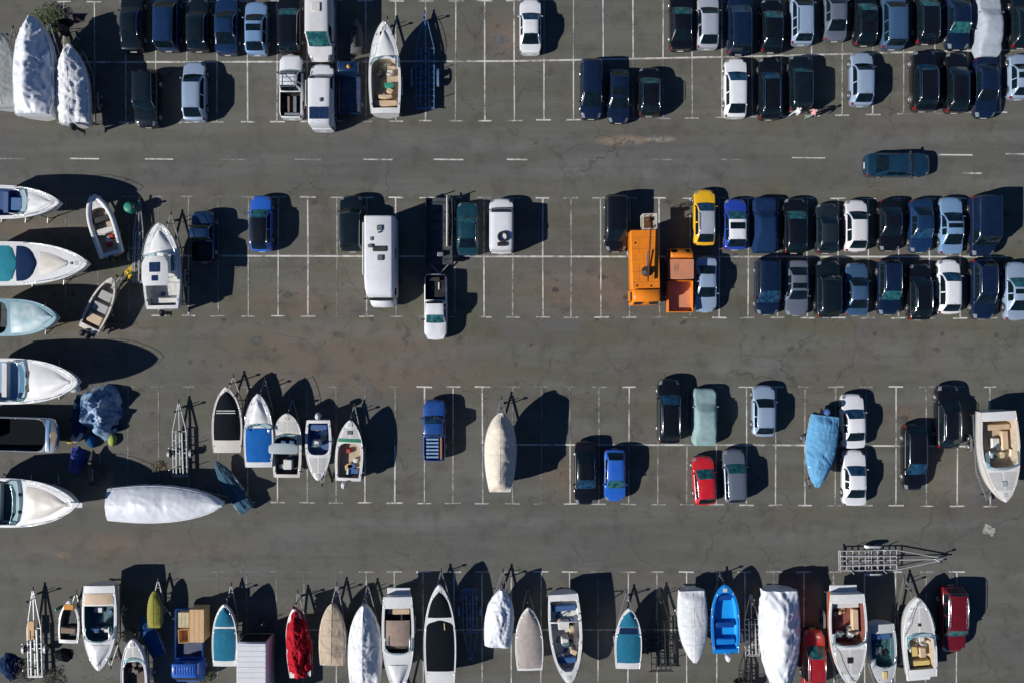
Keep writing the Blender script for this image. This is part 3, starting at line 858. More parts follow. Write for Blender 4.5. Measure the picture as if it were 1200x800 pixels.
# white van below it, nose up, solar panels on the roof
x, y, L = place(377, 75, 151, 1.1)
rt = thing('camper_van', 'white camper van with two dark roof panels, below the tall one', 'van', (x, y, 0), 0)
build_car(rt, 'van', PAINT['white'], glass_f=GLASS_BLUE, L=L, W=1.95, H=2.05)
for sx in (-.38, .38):
    pn = MB().rbox((sx, -L * .32, 2.075), (.66, .95, .04), .008).build('solar_panel', SOLAR, rt)
MB(True).rbox((.2, -L * .12, 2.07), (.18, .32, .08), .03).build('roof_vent', RUBBER, rt)
q = MB(True); q.tube([(-.95, -L * .2, 1.95), (-1.02, -L * .2, 1.98), (-1.02, L * .18, 1.98), (-.95, L * .18, 1.95)], .05, 8); q.build('awning_case', VINYLW, rt)

# white pickup with roof rack, tools in the bed
rt, inf = car(341, 65, 138, 'U', 'pickup', 'white', 'white pickup with a crossed roof rack and loaded bed, upper left', gf=T_, group='pickups in the yard', bed_m=BLACK)
q = MB()
for a in (-.6, .6): q.beam((a, inf['Y'](.36), 1.86), (a, inf['Y'](.57), 1.86), .04, .04)
for f in (.36, .43, .50, .57): q.beam((-.6, inf['Y'](f), 1.86), (.6, inf['Y'](f), 1.86), .035, .035)
q.beam((-.6, inf['Y'](.36), 1.88), (.6, inf['Y'](.57), 1.88), .03, .03)
for a in (-.6, .6):
    for f in (.38, .55): q.beam((a, inf['Y'](f), 1.70), (a, inf['Y'](f), 1.86), .035, .035)
q.build('roof_rack', GALV, rt)
def loose(name, label, cat, wx, wy, z, size, m, rz=0.0, group=None, b=.02):
    o = thing(name, label, cat, (wx, wy, z), rz, group)
    return o
def plank_load(rt, pieces, z0):
    """things lying in a truck bed, each its own object; pieces: (name,label,cat,x,y,sx,sy,sz,mat)"""
    rz = rt.rotation_euler[2]; cx, cy = rt.location[0], rt.location[1]
    for (nm, lab, cat, lx, ly, sx, sy, sz, m) in pieces:
        wx = cx + lx * math.cos(rz) - ly * math.sin(rz); wy = cy + lx * math.sin(rz) + ly * math.cos(rz)
        o = MB().rbox((0, 0, 0), (sx, sy, sz), .03).build(nm, m, None, (wx, wy, z0), rz)
        o['label'] = lab; o['category'] = cat
Lp = inf['L']
plank_load(rt, [('timber_plank', 'reddish timber plank lying in the bed of the racked white pickup', 'plank', -.25, -Lp * .30, .22, 1.55, .12, WOOD),
                ('tool_chest', 'grey tool chest at the tail of the racked white pickup bed', 'tool chest', .1, -Lp * .455, 1.2, .28, .34, GALV),
                ('ladder_section', 'pale bundle of rails lying in the racked white pickup bed', 'rails', .3, -Lp * .30, .26, 1.5, .16, GALV)], .64)

# small blue flatbed with a beacon
def flatbed(cx, y0, y1, m, label, rot=0.0, W=1.75, beacon=True):
    x, y, L = place(cx, y0, y1, .9)
    rt = thing('flatbed_truck', label, 'truck', (x, y, 0), rot)
    cab = MB(True)
    prof = [(L * .5, .55, .95), (L * .49, .5, 1.15), (L * .46, .45, 1.3), (L * .38, .45, 1.84), (L * .34, .45, 1.92), (L * .22, .45, 1.92), (L * .20, .45, 1.86)]
    rows = []
    for (yy, z0, z1) in prof:
        kx = .5 * W * (1 if yy < L * .45 else .95)
        rows.append([(-kx, yy, z0), (-kx, yy, lerp(z0, z1, .55)), (-kx * .9, yy, z1 - .04), (-kx * .78, yy, z1), (0, yy, z1 + .02), (kx * .78, yy, z1), (kx * .9, yy, z1 - .04), (kx, yy, lerp(z0, z1, .55)), (kx, yy, z0)])
    cab.grid(rows); cab.poly(rows[0]); cab.poly(rows[-1][::-1])
    cab.build('cab', m, rt)
    g = MB(True); g.grid([[(a * W * .39, yy + .012, z + .012) for a in (-1, -.5, 0, .5, 1)] for yy, z in ((L * .455, 1.34), (L * .385, 1.82))]); g.build('windscreen', GLASS, rt)
    MB().rbox((0, -L * .14, .5), (W * .8, L * .66, .14), .02).build('chassis', DARK, rt)
    MB().rbox((0, -L * .15, .72), (W, L * .66, .06), .01).build('deck', mat('blue_deck', (0.01, 0.035, 0.10), .6, dirt=.4), rt)
    for sx in (-1, 1): MB().rbox((sx * (W / 2 - .02), -L * .15, .78), (.04, L * .66, .34), .01).build('dropside', m, rt)
    for yy in (L * .18, -L * .48): MB().rbox((0, yy, .78), (W - .09, .04, .34), .01).build('dropside', m, rt)
    for sx in (-1, 1):
        for yy in (L * .33, -L * .27): wheel(rt, sx * (W / 2 - .15), yy, .33, .22)
    if not beacon:
        for k in range(8): MB().rbox((-W * .33 + k * W * .094, L * .28, 1.935), (W * .05, L * .11, .025), .008).build('roof_rib', m, rt)
        return rt, L
    bc = MB(True).lathe_z((.12, L * .28, 1.93), [(.16, 0), (.17, .04), (.13, .05), (.12, .12), (.07, .18), (.005, .2)], 14)
    bc.build('beacon', mat('amber_lens', (0.65, 0.30, 0.03), .3, coat=.5), rt)
    return rt, L
rt, L = flatbed(410.5, 70, 135, PAINT['deepblue'], 'small dark blue flatbed truck with an amber beacon beside the white boat')

# blue truck with a tan load, cut by the bottom edge
rt, L = flatbed(222.5, 711, 797, PAINT['blue'], 'blue flatbed truck nose down under pale crates at the bottom edge', PI, 2.2, False)

# motorhome
x, y, L = place(445, 254, 359, 2.4)
rt = thing('motorhome', 'large white motorhome with grey roof hatches', 'motorhome', (x, y, 0), PI)
W, H = 2.28, 2.95
rows = []
sec = [(-L * .5, 1.0, 1.0, .55, H - .10), (-L * .495, .97, 1.0, .45, H - .04), (-L * .48, 1, 1, .42, H), (L * .05, 1, 1, .42, H), (L * .20, 1, 1, .42, H - .02), (L * .30, 1, .97, .42, H - .10), (L * .36, 1, .92, .42, H - .30), (L * .385, .98, .88, .42, H - .55), (L * .40, .97, .86, .42, H - .8)]
for (yy, kb, kt, z0, z1) in sec:
    a, b = W / 2 * kb, W / 2 * kt
    rows.append([(-a, yy, z0), (-a, yy, 1.2), (-b, yy, z1 - .16), (-b + .05, yy, z1 - .04), (-b + .2, yy, z1), (0, yy, z1 + .03), (b - .2, yy, z1), (b - .05, yy, z1 - .04), (b, yy, z1 - .16), (a, yy, 1.2), (a, yy, z0)])
q = MB(True); q.grid(rows); q.poly(rows[0][::-1]); q.poly(rows[-1])
q.build('living_body', PAINT['white'], rt)
ra = rows[-1]
nose = []
for (yy, kx, z0, z1) in ((L * .402, .93, .4, 1.62), (L * .43, .92, .38, 1.45), (L * .465, .88, .36, 1.28), (L * .49, .80, .4, 1.05), (L * .50, .72, .45, .85)):
    a = W / 2 * kx
    nose.append([(-a, yy, z0), (-a, yy, lerp(z0, z1, .6)), (-a * .9, yy, z1), (0, yy + .03, z1 + .04), (a * .9, yy, z1), (a, yy, lerp(z0, z1, .6)), (a, yy, z0)])
q = MB(True); q.grid(nose); q.poly(nose[-1]); q.poly(nose[0][::-1]); q.build('bonnet', PAINT['white'], rt)
g = MB(True); g.grid([[(a * W * .5 * kx, yy + .02 - .05 * a * a, z) for a in (-1, -.6, 0, .6, 1)] for yy, kx, z in ((L * .432, .84, 1.56), (L * .405, .80, 2.12))]); g.build('windscreen', GLASS, rt)
for sx in (-1, 1):
    MB().rbox((sx * W / 2, -L * .1, 1.5), (.03, .9, .5), .01).build('side_window', GLASS, rt)
    MB().rbox((sx * W / 2, L * .33, 1.45), (.03, .6, .5), .01).build('cab_window', GLASS, rt)
    MB(True).rbox((sx * (W / 2 + .12), L * .41, 1.45), (.2, .1, .32), .04).build('wing_mirror', BLACK, rt)
    for yy in (L * .34, -L * .25): wheel(rt, sx * (W / 2 - .16), yy, .35, .22)
    MB(True).rbox((sx * .75, L * .478, .80), (.32, .12, .18), .04).build('headlight', LAMP, rt)
for (a, yy, sx, sy, sz, m) in ((.1, -L * .36, .42, .42, .12, RUBBER), (.15, -.03 * L, .42, .42, .12, RUBBER), (.1, -.13 * L, 1.05, .42, .09, DARK), (-.62, -L * .16, .36, .26, .14, RUBBER), (-.55, -.24 * L, .22, .3, .10, GALV), (.05, -L * .31, .12, .12, .2, DARK)):
    MB(True).rbox((-a, yy, H + .015), (sx, sy, sz), .03).build('roof_hatch', m, rt)
MB(True).tube([(W / 2 - .02, -L * .42, H - .09), (W / 2 + .06, -L * .42, H - .07), (W / 2 + .06, L * .15, H - .07), (W / 2 - .02, L * .15, H - .09)], .06, 8).build('awning_case', VINYLW, rt)

# white pickup towing the flatbed trailer
rt, inf = car(510.5, 322, 397, 'D', 'pickup', 'white', 'white pickup nose down towing the dark flatbed trailer', gf=T_, group='pickups in the yard', bed_m=BLACK)
Lp = inf['L']
plank_load(rt, [('anchor_frame', 'pale metal bracket lying in the towing pickup bed', 'bracket', .15, -Lp * .30, .5, .10, .08, CHROME), ('rope_coil', 'pale strap bundle in the towing pickup bed', 'strap', -.25, -Lp * .33, .12, .6, .08, VINYLW),
                ('storage_box', 'black storage box against the tailgate of the towing pickup', 'box', .1, -Lp * .43, .9, .3, .3, VINYLK)], .64)

# flatbed trailer in the motorhome's shadow
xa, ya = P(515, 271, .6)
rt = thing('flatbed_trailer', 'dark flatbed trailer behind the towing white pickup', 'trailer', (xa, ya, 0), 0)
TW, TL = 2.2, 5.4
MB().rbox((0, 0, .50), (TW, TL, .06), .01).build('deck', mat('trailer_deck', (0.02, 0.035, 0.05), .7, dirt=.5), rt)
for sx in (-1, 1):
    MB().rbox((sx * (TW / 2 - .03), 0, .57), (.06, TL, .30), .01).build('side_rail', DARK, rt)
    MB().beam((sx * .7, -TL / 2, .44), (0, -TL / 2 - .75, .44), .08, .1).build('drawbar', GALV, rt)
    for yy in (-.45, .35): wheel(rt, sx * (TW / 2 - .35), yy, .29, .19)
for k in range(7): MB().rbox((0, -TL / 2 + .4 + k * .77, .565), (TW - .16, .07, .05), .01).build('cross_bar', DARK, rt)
MB().rbox((0, -TL / 2 - .82, .38), (.14, .28, .12), .03).build('coupling', DARK, rt)
for sx in (-1, 1): MB().beam((sx * .85, TL / 2 - .04, .55), (sx * .85, TL / 2 - .04, 1.3), .07, .07).build('stanchion', GALV, rt)
o = MB(True).tube([(0, -2.0, 0), (0.02, 0, .04), (0, 2.1, 0)], [.06, .07, .05], 8).build('white_mast', VINYLW, None, (xa + .62, ya + .75, .69))
o['label'] = 'long white mast lying along the dark flatbed trailer'; o['category'] = 'mast'
o = MB(True).rbox((0, 0, 0), (.5, .35, .3), .05).build('winch_box', GALV, None, (xa + .1, ya - 1.9, .62)); o['label'] = 'small grey winch box at the front of the dark flatbed trailer'; o['category'] = 'winch box'

# white pickup with tools under an open bed (right of the teal saloon)
rt, inf = car(587.5, 233, 296, 'U', 'van', 'white', 'white van with a dark load strapped on its roof', gf=B_, group='vans in the yard', H=1.95)
q = MB(True); q.tube([(.36 * math.cos(a), .36 * math.sin(a), .08) for a in [2 * PI * k / 16 for k in range(17)]], .085, 8, cap=False)
wx, wy = rt.location[0], rt.location[1]
o = q.build('spare_tyre', TYRE, None, (wx + .14, wy - 1.05, 1.985)); o['label'] = 'black spare tyre lying on the white van roof'; o['category'] = 'tyre'
o = MB().rbox((0, 0, 0), (.7, .3, .12), .03).build('roof_tray', BLACK, None, (wx + .05, wy - 1.65, 1.985)); o['label'] = 'dark tool tray on the rear roof of the white van'; o['category'] = 'tray'

# orange lift truck
x, y, L = place(756, 270, 357, 2.2)
rt = thing('lift_truck', 'orange lift truck with a long boom and open basket', 'truck', (x, y, 0), PI + R(1.5))
OR = PAINT['orange']
W = 2.25
MB().rbox((0, -L * .06, .55), (W * .7, L * .9, .22), .03).build('chassis', DARK, rt)
q = MB(True); rows = []
for (yy, z0, z1) in ((L * .5, .7, 1.5), (L * .492, .6, 1.8), (L * .455, .55, 2.55), (L * .42, .55, 2.68), (L * .31, .55, 2.70), (L * .30, .55, 2.62)):
    a = W / 2 * 1.0 * (.95 if yy > L * .48 else 1)
    rows.append([(-a, yy, z0), (-a, yy, lerp(z0, z1, .5)), (-a * .93, yy, z1 - .08), (-a * .84, yy, z1), (0, yy + .05, z1 + .02), (a * .84, yy, z1), (a * .93, yy, z1 - .08), (a, yy, lerp(z0, z1, .5)), (a, yy, z0)])
q.grid(rows); q.poly(rows[0]); q.poly(rows[-1][::-1]); q.build('cab', OR, rt)
g = MB(True); g.grid([[(a * W * .43, yy + .035, z) for a in (-1, 0, 1)] for yy, z in ((L * .491, 1.82), (L * .462, 2.45))]); g.build('windscreen', GLASS, rt)
for sx in (-1, 1):
    MB().rbox((sx * W * .495, L * .38, 1.6), (.04, .7, .6), .01).build('side_window', GLASS, rt)
    MB(True).rbox((sx * (W / 2 + .2), L * .46, 1.7), (.12, .1, .4), .03).build('wing_mirror', BLACK, rt)
    for yy in (L * .36, -L * .22): wheel(rt, sx * (W / 2 - .2), yy, .45, .3)
bd = MB(True).rbox((0, -L * .105, .85), (W * .98, L * .79, 1.60), .05).build('rear_body', OR, rt)
for (a, yy) in ((-.45, -.5), (.35, -.7), (.0, .2)): MB().rbox((a, yy, 2.45), (.45, .9, .012), .004).build('hatch_lid', OR, rt)
for (a, yy) in ((.75, 1.45), (-.35, 1.5), (.8, -1.9)): MB(True).lathe_z((a, yy, 2.45), [(.07, 0), (.07, .05), (.01, .06)], 10).build('lifting_eye', BLACK, rt)
for yy in (-L * .40, -L * .25, -L * .10, L * .06, L * .20): MB().rbox((0, yy, 2.4485), (W * .93, .022, .006), .002).build('panel_seam', mat('seam_rust', (.22, .07, .015), .8, dirt=.5), rt)
for sx in (-.5, .5): MB().rbox((sx, -L * .10, 2.4485), (.02, L * .58, .0055), .002).build('panel_seam', MATS['seam_rust'], rt)
BOOM = mat('boom_brown', (0.13, 0.055, 0.02), .5, .2, dirt=.3)
tu = MB(True).lathe_z((-.05, .35, 2.45), [(.42, 0), (.42, .10), (.30, .14), (.24, .34), (.14, .38)], 18); tu.build('turret', DARK, rt)
for sx in (-1, 1): MB(True).rbox((-.05 + sx * .30, .35, 2.47), (.16, .26, .24), .04).build('turret_bracket', BOOM, rt)
MB().beam((-.05, 1.15, 2.92), (-.40, -L * .5 - .15, 2.85), .11, .13).build('boom', BOOM, rt)
MB(True).tube([(.03, .7, 2.62), (-.14, -1.2, 2.76)], .045, 8).build('boom_ram', CHROME, rt)
bx0, by0, bz = -.36, -L * .5 - .62, 1.75
q = MB()
for z in (bz + .05, bz + .55, bz + 1.05):
    q.tube([(bx0 - .52, by0 - .56, z), (bx0 + .52, by0 - .56, z), (bx0 + .52, by0 + .56, z), (bx0 - .52, by0 + .56, z), (bx0 - .52, by0 - .56, z)], .035, 6)
for a in (-.52, 0, .52):
    for b in (-.56, .56): q.tube([(bx0 + a, by0 + b, bz + .03), (bx0 + a, by0 + b, bz + 1.05)], .028, 6)
bk = q.build('basket', mat('basket_cream', (0.66, 0.60, 0.50), .5), rt)
MB().rbox((bx0, by0, bz), (.98, 1.08, .03), .005).build('basket_floor', BOOM, bk)
MB().rbox((bx0, by0 - .2, bz + .035), (.3, .25, .6), .03).build('control_box', BOOM, bk)
MB().beam((-.40, -L * .5 - .12, 2.85), (bx0 - .05, -L * .5 - .30, 2.3), .09, .1).build('knuckle', BOOM, rt)

# orange tipper
x, y, L = place(797, 291, 366, 1.2)
rt = thing('tipper_truck', 'faded orange dropside truck right of the lift truck', 'truck', (x, y, 0), 0)
W = 2.0
FO = PAINT['fadedorange']
q = MB(True); rows = []
for (yy, z0, z1) in ((L * .5, .6, 1.0), (L * .492, .55, 1.25), (L * .47, .5, 1.42), (L * .41, .5, 1.92), (L * .385, .5, 1.98), (L * .34, .5, 1.98), (L * .335, .5, 1.9)):
    a = W / 2 * (.92 if yy > L * .48 else .95)
    rows.append([(-a, yy, z0), (-a, yy, lerp(z0, z1, .55)), (-a * .92, yy, z1 - .05), (-a * .82, yy, z1), (0, yy + .03, z1 + .02), (a * .82, yy, z1), (a * .92, yy, z1 - .05), (a, yy, lerp(z0, z1, .55)), (a, yy, z0)])
q.grid(rows); q.poly(rows[0]); q.poly(rows[-1][::-1]); q.build('cab', OR, rt)
g = MB(True); g.grid([[(a * W * .40, yy + .014, z + .012) for a in (-1, 0, 1)] for yy, z in ((L * .468, 1.45), (L * .412, 1.90))]); g.build('windscreen', GLASS, rt)
for sx in (-1, 1):
    MB().rbox((sx * W * .476, L * .40, 1.3), (.03, .5, .4), .01).build('side_window', GLASS, rt)
    MB(True).rbox((sx * (W / 2 + .1), L * .44, 1.4), (.1, .08, .28), .03).build('wing_mirror', BLACK, rt)
    for yy in (L * .34, -L * .28): wheel(rt, sx * (W / 2 - .16), yy, .38, .26)
MB().rbox((0, -.02 * L, .5), (W * .7, L * .92, .16), .02).build('chassis', DARK, rt)
MB(True).rbox((0, L * .165, .75), (W * .97, L * .31, 1.05), .04).build('crew_box', FO, rt)
q = MB(True)
for k in range(4): q.rbox((-W * .3 + k * .1, L * .16 + .15 * (k % 2), 1.8), (.04, .5, .015), .005)
q.build('roof_scuff_strips', WOOD, rt)
MB().rbox((0, -L * .255, .72), (W, L * .49, .06), .01).build('bed_floor', FO, rt)
for sx in (-1, 1): MB().rbox((sx * (W / 2 - .03), -L * .255, .78), (.06, L * .49, .62), .015).build('dropside', OR, rt)
for yy in (-L * .015, -L * .493): MB().rbox((0, yy, .78), (W - .125, .06, .62), .015).build('dropside', OR, rt)

# blue pickup carrying slats
rt, inf = car(509, 469, 539, 'U', 'pickup', 'midblue', 'bright blue pickup loaded with pale blue slats', gf=B_, group='pickups in the yard', bed_m=PAINT['royal'])
Lp = inf['L']
SL = mat('slat_blue', (0.20, 0.36, 0.55), .6, dirt=.3)
px0, py0 = rt.location[0], rt.location[1]
for k in range(6):
    o = MB().rbox((0, 0, 0), (1.0, .15, .09), .02).build('slat', SL, None, (px0 - .12, py0 - Lp * .14 - k * .285, 1.06 + .004 * (k % 2)))
    o['label'] = 'pale blue slat on the bright blue pickup, %s' % ('nearest the cab', 'second from the cab', 'third from the cab', 'third from the tailgate', 'second from the tailgate', 'nearest the tailgate')[k]; o['category'] = 'slat'; o['group'] = 'slats on the blue pickup'
for sx, lab in ((-.5, 'left'), (.30, 'right')):
    o = MB().rbox((0, 0, 0), (.12, 1.75, .41), .02).build('bed_runner', PAINT['royal'], None, (px0 + sx, py0 - Lp * .29, .64))
    o['label'] = 'dark blue runner under the %s ends of the pale slats' % lab; o['category'] = 'runner'
o = MB().rbox((0, 0, 0), (.18, 1.8, .5), .03).build('timber_beam', mat('reddish_timber', (0.30, 0.12, 0.06), .8, dirt=.4), None, (px0 + .58, py0 - Lp * .29, .64)); o['label'] = 'reddish timber beam in the bed of the bright blue pickup'; o['category'] = 'beam'

# white box trailer cut by the bottom edge
x, y = P(297, 791, 2.0)
rt = thing('box_trailer', 'white box trailer cut by the bottom edge beside the red cover', 'trailer', (x, y, 0), 0)
W, L, H = 2.35, 5.5, 2.45
MB(True).rbox((0, 0, .55), (W, L, H - .55), .06).build('box_body', PAINT['white'], rt)
q = MB()
for k in range(13): q.rbox((0, -L / 2 + .25 + k * .417, H), (W - .2, .06, .02), .008)
q.build('roof_ribs', PAINT['white'], rt)
MB().rbox((0, L / 2 + .012, .8), (W * .9, .02, 1.4), .005).build('front_panel', BLACK, rt)
for sx in (-1, 1):
    MB().beam((sx * .7, L / 2, .5), (0, L / 2 + 1.1, .5), .1, .1).build('drawbar', DARK, rt)
    for yy in (-.5, .4): wheel(rt, sx * (W / 2 - .25), yy, .30, .2)
MB().rbox((0, L / 2 + 1.15, .44), (.16, .3, .14), .03).build('coupling', DARK, rt)
MB(True).tube([(.25, L / 2 + .8, .02), (.25, L / 2 + .8, .9)], .035, 8).build('jockey_post', GALV, rt)

# ------------------------------------------------------------------ trailers and cradles
TR = {}
def boat_trailer(cx, cy, rz, L, W, label, tongue=1.1, tandem=False, m=None, group='boat trailers in the yard', rollers=True, bars=6, zt=.60, winch=True, back=.44, kn=.22):
    """L: length of what it carries. Local +y runs to the coupling"""
    m = m or GALV
    t = thing('boat_trailer', label, 'trailer', (cx, cy, 0), rz, group)
    hx = max(.38, W / 2 - .42)
    y0, y1, y2 = -L * back, L * kn, L * .5 + tongue
    zf = zt - .17
    for sx in (-1, 1):
        MB().beam((sx * hx, y0, zf), (sx * hx, y1, zf), .06, .11).build('side_rail', m, t)
        MB().beam((sx * hx, y1, zf), (sx * .05, y2 - .15, zf), .06, .10).build('drawbar_rail', m, t)
    for k in range(bars):
        yy = lerp(y0 + .08, y1, k / (bars - 1))
        MB().beam((-hx + .035, yy, zf + .012), (hx - .035, yy, zf + .012), .05, .06).build('cross_bar', m, t)
        if rollers and k % 2 == 1:
            MB(True).lathe_x((-.12, yy, zt - .065), [(0, .01), (0, .062), (.09, .045), (.15, .045), (.24, .062), (.24, .01)], 10).build('keel_roller', BLACK, t)
    yw = -L * .12
    ys = (yw - .36, yw + .36) if tandem else (yw,)
    for yy in ys:
        MB().beam((-W / 2 + .2, yy, .31), (W / 2 - .2, yy, .31), .06, .06).build('axle', m, t)
        for sx in (-1, 1): wheel(t, sx * (W / 2 - .10), yy, .29, .17)
    for sx in (-1, 1):
        q = MB(True)
        ln = .36 + (.36 if tandem else 0)
        pts = [(yw - ln, .42), (yw - ln * .85, .56), (yw - ln * .5, .645), (yw + ln * .5, .645), (yw + ln * .85, .56), (yw + ln, .42)]
        q.grid([[(sx * (W / 2 - .19), a, b), (sx * (W / 2 - .01), a, b)] for a, b in pts])
        q.grid([[(sx * (W / 2 - .01), a, b - .03), (sx * (W / 2 - .19), a, b - .03)] for a, b in pts])
        q.build('mudguard', m, t)
        MB().rbox((sx * (W / 2 - .3), y0 - .05, zf - .05), (.18, .06, .10), .01).build('tail_light', TAIL, t)
    MB().beam((-W / 2 + .2, y0 - .03, zf - .01), (W / 2 - .2, y0 - .03, zf - .01), .05, .07).build('light_board', m, t)
    MB(True).rbox((0, y2, zf - .05), (.11, .34, .10), .03).build('coupling', DARK, t)
    jx = .16
    MB(True).tube([(jx, y2 - .5, .16), (jx, y2 - .5, .82)], .03, 8).build('jockey_post', m, t)
    MB(True).lathe_x((jx - .035, y2 - .5, .10), [(0, .01), (0, .10), (.07, .10), (.07, .01)], 12).build('jockey_wheel', TYRE, t)
    if winch:
        yp = L * .5 + .22
        MB().beam((0, yp, zf), (0, yp, zt + .62), .07, .07).build('winch_post', m, t)
        MB(True).lathe_x((-.08, yp, zt + .55), [(0, .01), (0, .09), (.16, .09), (.16, .01)], 10).build('winch_drum', DARK, t)
    return t

def cradle(cx, cy, rz, L, B, zb, label, hullz):
    t = thing('boat_cradle', label, 'cradle', (cx, cy, 0), rz, 'steel cradles under the boats on the left')
    for yy in (-.30 * L, -.05 * L, .18 * L):
        MB().rbox((0, yy, 0), (.30, .30, zb - .012), .02).build('keel_block', WOOD, t)
        for sx in (-1, 1):
            x1 = sx * B * .30
            zt = zb + hullz(yy / L + .5, abs(x1)) - .03
            MB(True).tube([(sx * B * .30, yy, .02), (x1, yy, zt)], .045, 8).build('upright', GALV, t)
            MB().beam((sx * B * .45, yy - .3, .04), (sx * B * .27, yy, .4), .05, .05).build('brace', GALV, t)
            MB().rbox((x1, yy, zt - .03), (.22, .22, .05), .015).build('pad', RUBBER, t)
    return t

# ------------------------------------------------------------------ boats
def boat(bow, stern, beam, label, nick, D=1.0, zb=.62, hull=None, deck=None, floor=None, fl=2.5, tb=.35, st=.88, cock=None, side=.17, patches=(), full=None, items=(), engine=None, rail=False, on='trailer',
         rub=None, rub_r=.035, screen=None, platform=False, hatches=(), tongue=1.1, tandem=False, group='boats stored in the yard', name='motor_boat', cat='boat', stem=.0, tw=None, hullb=None, seed=0.0, winch=True, tilt_z=0.0):
    hull, deck, floor = hull or GELW, deck or GELW, floor or FLOORW
    hd = zb + D
    bx, by = P(*bow, hd); sx_, sy_ = P(*stern, hd)
    L = math.hypot(bx - sx_, by - sy_)
    B = beam * MPP * (CAM_H - hd) / CAM_H
    cx, cy = (bx + sx_) / 2, (by + sy_) / 2
    rz = math.atan2(by - sy_, bx - sx_) - PI / 2
    t = thing(name, label, cat, (cx, cy, zb), rz, group)
    def b(u):
        if u < tb: return B / 2 * (st + (1 - st) * math.sin(PI / 2 * u / tb))
        v = (u - tb) / (1 - tb)
        return max(B / 2 * max(0.0, 1 - v ** (fl * .92)) ** .72, .015)
    zs = lambda u: D * (1 + .16 * max(0, (u - .3) / .7) ** 2)
    zk = lambda u: D * .85 * max(0, (u - .58) / .42) ** 2.8
    Y = lambda u: (u - .5) * L
    us = [k / 30 for k in range(28)] + [.925, .945, .962, .976, .987, .995, 1.0]
    # hull
    hr = []
    for u in us:
        bb, k, s_ = b(u), zk(u), zs(u)
        half = [(0, k), (.40 * bb, k + .14 * (s_ - k)), (.78 * bb, k + .32 * (s_ - k)), (.90 * bb, k + .60 * (s_ - k)), (.985 * bb, s_ - .05), (bb, s_)]
        hr.append([(-a, Y(u), z) for a, z in half[::-1]] + [(a, Y(u), z) for a, z in half[1:]])
    q = MB(True); q.grid(hr)
    q.build('hull', hull, t)
    MB().poly(hr[0]).build('transom', hull, t)
    if hullb is not None:      # antifouled bottom / side band
        q = MB(True); q.grid([[(x * 1.012 + .002 * (1 if x > 0 else -1), y, z) for x, y, z in r[:4]] for r in hr]); q.build('hull_band', hullb, t)
        q = MB(True); q.grid([[(x * 1.012, y, z) for x, y, z in r[-4:]] for r in hr]); q.build('hull_band', hullb, t)
    cam = .05
    # deck
    def dz(x, u): return zs(u) + cam * (1 - (x / max(b(u), .02)) ** 2)
    if cock:
        t0, t1 = cock
        cut = .10
        def c(u):
            cc = max(min(b(u) - side, B / 2 - side), .05)
            if u > t1 - cut: cc *= math.sqrt(max(0.0, 1 - ((u - t1 + cut) / cut) ** 2)) * .55 + .45
            return cc
        uc = [t0] + [u for u in us if t0 + .005 < u < t1 - .005] + [t1]
        fore = [t1] + [u for u in us if u > t1 + .005]
        aft = [u for u in us if u < t0 - .005] + [t0]
    else: fore, uc, aft = us, None, None
    dk = MB(True)
    full_row = lambda u: [(b(u) * a, Y(u), dz(b(u) * a, u)) for a in (-1, -.85, -.6, -.3, 0, .3, .6, .85, 1)]
    dk.grid([full_row(u) for u in fore])
    zf = D * .48
    if cock:
        if len(aft) > 1: dk.grid([full_row(u) for u in aft])
        for s in (-1, 1): dk.grid([[(s * b(u), Y(u), dz(b(u), u)), (s * lerp(b(u), c(u), .5), Y(u), dz(b(u), u) + .02), (s * c(u), Y(u), dz(c(u), u) - .004)] for u in uc])
        ck = MB(False)
        row = lambda u: [(-c(u), Y(u), dz(c(u), u) - .004), (-c(u) * .985, Y(u), zf + .08), (-c(u) * .93, Y(u), zf), (0, Y(u), zf), (c(u) * .93, Y(u), zf), (c(u) * .985, Y(u), zf + .08), (c(u), Y(u), dz(c(u), u) - .004)]
        ck.grid([row(u) for u in uc])
        for u in (t0, t1):
            r = row(u); ck.poly(r if u == t1 else r[::-1])
            capr = [(x, y, dz(x, u)) for x, y, z in (r[0], r[3], r[6])]
            ck.poly([r[0], r[6], (0, Y(u), dz(0, u))])
        ck.build('cockpit', floor, t)
    dk.build('deck', deck, t)
    # deck fittings: non-skid panels, locker lid, cleats
    if not full and B > 1.6:
        u_a = max(cock[1] if cock else .0, max([p[1] for p in patches if p[1] < .9], default=0)) + .05
        ct = [p for p in patches if p[1] >= .88]
        if u_a < .86 and not [p for p in patches if p[1] > .8]:
            for s in (-1, 1):
                q = MB(True)
                rr = [[(s * lerp(.07, max(b(u) - .20, .09), j / 4), Y(u), dz(s * lerp(.07, max(b(u) - .20, .09), j / 4), u) + .006) for j in range(5)] for u in [lerp(u_a, .87, i / 9) for i in range(10)]]
                q.grid(rr if s > 0 else [r[::-1] for r in rr]); q.build('non_skid_panel', NONSKID if deck in (GELW, GELC) else deck, t)
        MB(True).rbox((0, Y(.925), dz(0, .925) - .015), (min(.34, b(.925) * .9), .30, .035), .01).build('anchor_locker_lid', NONSKID, t)
        for u in (.10, .55, .86):
            for s in (-1, 1):
                xx = s * max(b(u) - .085, .05)
                MB(True).tube([(xx, Y(u) - .09, dz(xx, u) + .045), (xx, Y(u), dz(xx, u) + .035), (xx, Y(u) + .09, dz(xx, u) + .045)], .014, 5).build('cleat', CHROME, t)
    # rubbing strake
    if rub is not False:
        for s in (-1, 1):
            MB(True).tube([(s * (b(u) + .006), Y(u), zs(u) - .02) for u in us[::2] + [1.0]], rub_r, 6).build('rub_rail', rub or hull, t)
